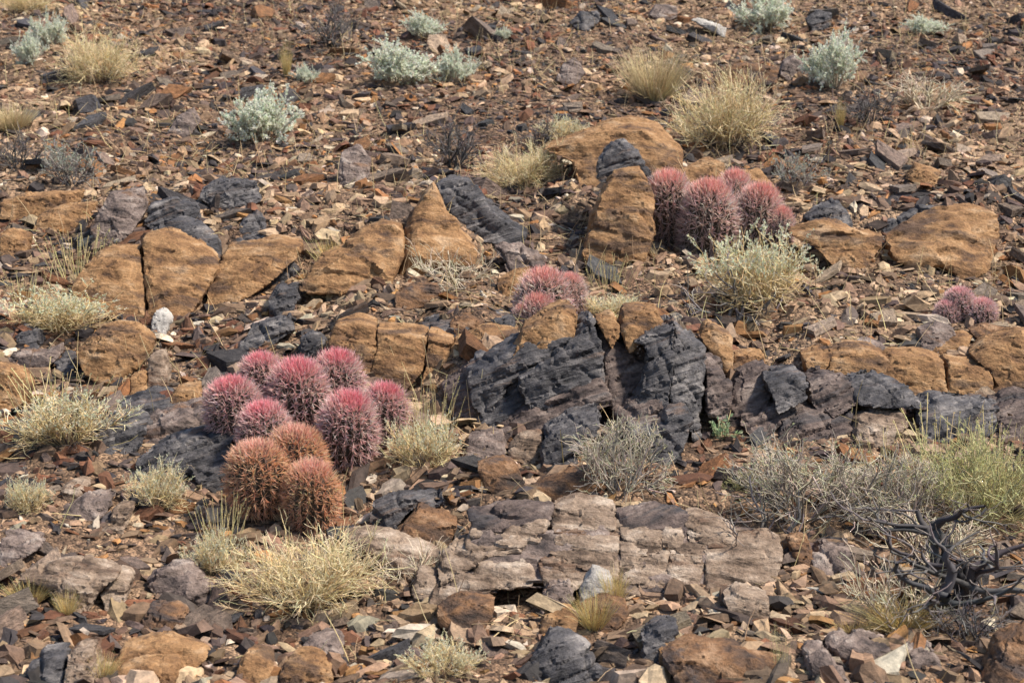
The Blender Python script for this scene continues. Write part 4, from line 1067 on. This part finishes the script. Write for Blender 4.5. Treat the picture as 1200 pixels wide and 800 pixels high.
# ------------------------------------------------------------------ loose stones: individuals
MARKS = [(o.location.x, o.location.y, o['label']) for o in COL.objects if o.parent is None and 'label' in o and len(o['label'].split()) <= 9 and o.get('kind') is None]
def neighbour(x, y):
    mx, my, lb = min(MARKS, key=lambda m_: (m_[0] - x) ** 2 + (m_[1] - y) ** 2)
    return lb, ('uphill of' if y - my > 0.18 else ('downhill of' if my - y > 0.18 else 'beside'))
FA = np.array(FOOT)
def blocked(x, y, r=0.0):
    return (((FA[:, 0] - x) ** 2 + (FA[:, 1] - y) ** 2) < (FA[:, 2] * 0.8 + r) ** 2).any()
FLATS = {}
def stone_mesh(seed, flat):
    rs = random.Random(seed)
    bm = bmesh.new()
    pts = []
    k = rs.randint(4, 5)
    for i in range(k):
        a = 2 * math.pi * (i + rs.uniform(-.34, .34)) / k
        r = rs.uniform(0.36, 0.64)
        for z in (-1, 1):
            rr = r * rs.uniform(0.82, 1.0)
            pts.append((rr * math.cos(a), rr * 0.72 * math.sin(a), z * flat * rs.uniform(0.55, 1) / 2))
    for p in pts: bm.verts.new(p)
    bmesh.ops.convex_hull(bm, input=bm.verts)
    for v in [v for v in bm.verts if not v.link_faces]: bm.verts.remove(v)
    bmesh.ops.triangulate(bm, faces=bm.faces)
    bmesh.ops.subdivide_edges(bm, edges=bm.edges, cuts=3, use_grid_fill=True)
    me = bpy.data.meshes.new('stone'); bm.to_mesh(me); bm.free()
    n = len(me.vertices); co = np.zeros(n * 3, np.float32); me.vertices.foreach_get('co', co); co = co.reshape(-1, 3).astype(float)
    no = np.zeros(n * 3, np.float32); me.vertices.foreach_get('normal', no); no = no.reshape(-1, 3)
    t1, e1, _ = cells((co + seed) / 0.35, seed)
    layer = _hash(np.floor((co[:, 2] + seed) / 0.07).astype(np.int64), np.zeros(n, np.int64), np.zeros(n, np.int64), seed) - 0.5
    co = co + no * (0.035 * t1 + 0.014 * fbm(co / 0.15 + seed, 3, seed) + 0.030 * layer)[:, None] * min(1, flat * 2.2)
    me.vertices.foreach_set('co', co.astype(np.float32).ravel())
    me.update()
    me.materials.append(M['stone'])
    FLATS[me.name] = flat
    return me
SM = [stone_mesh(100 + i, f) for i, f in enumerate([0.12, 0.16, 0.2, 0.24, 0.28, 0.32, 0.38, 0.45, 0.14, 0.22, 0.15, 0.3, 0.18, 0.4, 0.26, 0.13])]
KINDS = [('slate_stone', (0.060, 0.056, 0.060), 'slate stone', 'dark slate flakes in the rubble', 0.26),
         ('mauve_stone', (0.165, 0.124, 0.098), 'mauve stone', 'mauve brown stones in the rubble', 0.36),
         ('tan_stone', (0.300, 0.225, 0.165), 'tan stone', 'tan stones in the rubble', 0.24),
         ('rust_stone', (0.200, 0.094, 0.040), 'rusty stone', 'rust brown stones in the rubble', 0.14)]
def slope_frame(x, y):
    e = 0.06
    zx = (hgt(x + e, y) - hgt(x - e, y)) / (2 * e); zy = (hgt(x, y + e) - hgt(x, y - e)) / (2 * e)
    return Vector((-zx, -zy, 1)).normalized()
rs = random.Random(5)
count = 0; tries = 0
while count < 300 and tries < 6000:
    tries += 1
    y = 5.5 + 9.5 * rs.random() ** 1.25
    x = rs.uniform(-1, 1) * (0.27 * y + 0.1)
    s = rs.uniform(0.09, 0.23) * (1.0 + 0.03 * (y - 6))
    if blocked(x, y, s * 0.25): continue
    u = rs.random(); acc = 0
    for nm, colr, lab, grp, pr in KINDS:
        acc += pr
        if u <= acc: break
    o = link(nm, rs.choice(SM))
    nrm = slope_frame(x, y)
    q = nrm.to_track_quat('Z', 'Y').to_matrix().to_4x4()
    rot = Matrix.Rotation(rs.gauss(0, 0.26), 4, 'X') @ Matrix.Rotation(rs.gauss(0, 0.26), 4, 'Y') @ Matrix.Rotation(rs.uniform(0, 6.28), 4, 'Z')
    o.rotation_euler = (q @ rot).to_euler()
    o.scale = (s * rs.uniform(0.9, 1.4), s * rs.uniform(0.8, 1.1), s * rs.uniform(0.8, 1.35))
    o.location = (x, y, hgt(x, y) + 0.05 * s)
    k = rs.uniform(0.7, 1.35)
    o.color = (colr[0] * k * rs.uniform(.93, 1.07), colr[1] * k, colr[2] * k * rs.uniform(.93, 1.07), 1)
    nb, rel = neighbour(x, y)
    shp = 'thin flat' if FLATS[o.data.name] < 0.17 else ('blocky' if FLATS[o.data.name] > 0.3 else 'wedge-shaped')
    shade = 'dark' if k < 0.88 else ('pale' if k > 1.15 else 'mid-toned')
    big = 'small ' if s < 0.13 else ('large ' if s > 0.175 else '')
    words = f'{big}{shp} {shade} {lab} {rel} {nb}'
    if len(words.split()) > 16: words = f'{big}{shp} {lab} {rel} {nb}'
    tag(o, words, 'stone', grp)
    FOOT.append((x, y, s * 0.3))
    count += 1

# ------------------------------------------------------------------ rubble: tens of thousands of chips, one mass
def chip(seed, big=False):
    r = np.random.default_rng(seed)
    k = int(r.integers(5, 9)) if big else int(r.integers(3, 6))
    a = (np.arange(k) + r.uniform(-.32, .32, k)) * 2 * math.pi / k
    rad = r.uniform(0.36, 0.66, k)
    fl = r.choice([0.08, 0.12, 0.17, 0.22, 0.34] if big else [0.07, 0.10, 0.14, 0.2, 0.3])
    bot = np.stack([rad * np.cos(a), rad * np.sin(a) * 0.68, np.full(k, -fl * 0.5)], 1)
    sh = (r.uniform(0.5, 0.96, k) if big else r.uniform(0.62, 0.97, k))[:, None]
    topz = fl * 0.5 + r.uniform(-.12, .12, k) * fl * 2
    top = np.concatenate([bot[:, :2] * sh + r.normal(size=2) * 0.04, topz[:, None]], 1)
    V = np.concatenate([bot, top])
    F = []
    for i in range(k):
        j = (i + 1) % k
        F += [(i, j, k + j), (i, k + j, k + i)]
    for i in range(1, k - 1): F.append((k, k + i, k + i + 1))
    return V, np.array(F)
SMALL = [chip(i) for i in range(48)]
LARGE = [chip(200 + i, True) for i in range(60)]
PAL = np.array([(0.038, 0.033, 0.033), (0.076, 0.055, 0.047), (0.125, 0.082, 0.058), (0.185, 0.121, 0.079), (0.265, 0.183, 0.116),
                (0.360, 0.265, 0.176), (0.43, 0.36, 0.28), (0.205, 0.100, 0.043), (0.125, 0.058, 0.033), (0.30, 0.158, 0.068)])
PW = np.array([0.10, 0.13, 0.16, 0.16, 0.14, 0.11, 0.06, 0.05, 0.05, 0.04]); PW = PW / PW.sum()
def rubble(name, n, ya, yb, smin, smax, power, label, seed):
    r = np.random.default_rng(seed)
    w = r.uniform(0, 1, n * 2)
    y = np.sqrt(ya * ya + w * (yb * yb - ya * ya))                 # even over a fan of ground
    x = r.uniform(-1, 1, n * 2) * (0.275 * y + 0.45)
    keep = np.ones(n * 2, bool)
    FAr = np.array(FOOT)
    for fx, fy, fr in FAr:
        keep &= ((x - fx) ** 2 + (y - fy) ** 2 > (fr * 0.55) ** 2)
    dn = vnoise(np.stack([x / 0.55, y / 0.8, 0 * x], 1), 61) + 0.5 * vnoise(np.stack([x / 0.17, y / 0.25, 0 * x], 1), 62)
    if smax > 0.1:                                                  # the larger pieces lie in drifts
        keep &= dn + 0.5 * r.normal(size=n * 2) > -0.25
    x = x[keep][:n]; y = y[keep][:n]; n = len(x)
    s = smin + (smax - smin) * r.uniform(0, 1, n) ** power
    s = s * np.clip(1.12 - 0.03 * (y - 5), 0.85, 1.1)
    z = height(x, y); e = 0.04
    nx = -(height(x + e, y) - height(x - e, y)) / (2 * e); ny = -(height(x, y + e) - height(x, y - e)) / (2 * e)
    up = norm(np.stack([nx, ny, np.ones(n)], 1) + 0.30 * r.normal(size=(n, 3)))
    a = norm(np.cross(up, norm(r.normal(size=(n, 3))))); b_ = np.cross(up, a)
    patch = fbm(np.stack([x, y, 0 * x], 1) / 0.7, 3, 77)
    base = r.choice(len(PAL), n, p=PW)
    # drifts of darker and paler stone
    shift = np.where(r.uniform(0, 1, n) < np.clip(np.abs(patch), 0, 0.7), np.where(patch > 0, r.choice([3, 4, 5], n), r.choice([0, 1, 2, 8], n)), base)
    colr = PAL[shift] * r.uniform(0.55, 1.45, (n, 1)) * (1 + 0.03 * r.normal(size=(n, 3)))
    lum = colr.mean(1, keepdims=True); colr = lum + (colr - lum) * 1.06
    colr = colr * (1 + sstep((y - 8.5) / 4)[:, None] * np.array([0.03, -0.02, -0.05]))  # redder rock higher up
    CH = LARGE if smax > 0.1 else SMALL
    which = r.integers(0, len(CH), n)
    sx = s * r.uniform(1.0, 1.65, n); sy = s * r.uniform(0.75, 1.1, n); sz = s * r.uniform(0.7, 1.3, n)
    VV, FF, CC = [], [], []; o = 0
    for k, (cv, cf) in enumerate(CH):
        m = np.where(which == k)[0]
        if not len(m): continue
        q = (cv[None, :, 0, None] * (a[m] * sx[m, None])[:, None] + cv[None, :, 1, None] * (b_[m] * sy[m, None])[:, None] + cv[None, :, 2, None] * (up[m] * sz[m, None])[:, None])
        q = q + np.stack([x[m], y[m], z[m] + s[m] * r.uniform(0.0, 0.16, len(m))], 1)[:, None]
        VV.append(q.reshape(-1, 3)); CC.append(np.repeat(colr[m], len(cv), 0))
        FF.append((cf[None] + (np.arange(len(m)) * len(cv))[:, None, None] + o).reshape(-1, 3)); o += len(m) * len(cv)
    ob = link(name, np_mesh(name, np.concatenate(VV), [np.concatenate(FF)], np.clip(np.concatenate(CC), 0.01, 0.9)), M['rubble'])
    tag(ob, label, 'rubble', kind='stuff')
rubble('rubble', 21000, 5.1, 16.6, 0.040, 0.125, 2.3, 'brown and tan broken rock rubble covering the slope', 21)
rubble('gravel', 50000, 5.1, 16.6, 0.016, 0.060, 1.5, 'small angular stone chips between the larger rubble', 22)

# ------------------------------------------------------------------ dry grass litter over the scree
r = np.random.default_rng(9)
n = 9500
y = np.sqrt(5.2 ** 2 + r.uniform(0, 1, n) * (16.5 ** 2 - 5.2 ** 2)); x = r.uniform(-1, 1, n) * (0.275 * y + 0.3)
cl = vnoise(np.stack([x / 0.5, y / 0.5, 0 * x], 1), 4) + 0.35 * r.normal(size=n) + 0.05 * (y - 8)
m_ = cl > 0.15
x = x[m_]; y = y[m_]; n = len(x)
tall = r.uniform(0, 1, n) < 0.3
D = norm(np.where(tall[:, None], np.array([[0, 0, 1.0]]) + 0.35 * r.normal(size=(n, 3)), r.normal(size=(n, 3)) * np.array([1, 1, 0.25]) + np.array([0, 0, 0.35])))
Pt = walk(r, np.stack([x, y, height(x, y) + 0.01], 1), D, np.where(tall, r.uniform(0.06, 0.22, n), r.uniform(0.05, 0.14, n)), 4, 0.12, -0.02)
v, f = strands(Pt, np.array([0.0017, 0.0015, 0.0013, 0.0008])[None] * r.uniform(0.7, 1.3, (n, 1)), 3)
o = link('dry_grass', np_mesh('dry_grass', v, [f], spread_cols(vary(r, (0.52, 0.40, 0.22), n, 0.2), 4, 3), smooth=True), M['twig'])
tag(o, 'thin straw coloured grass blades scattered between the stones', 'grass', kind='stuff')
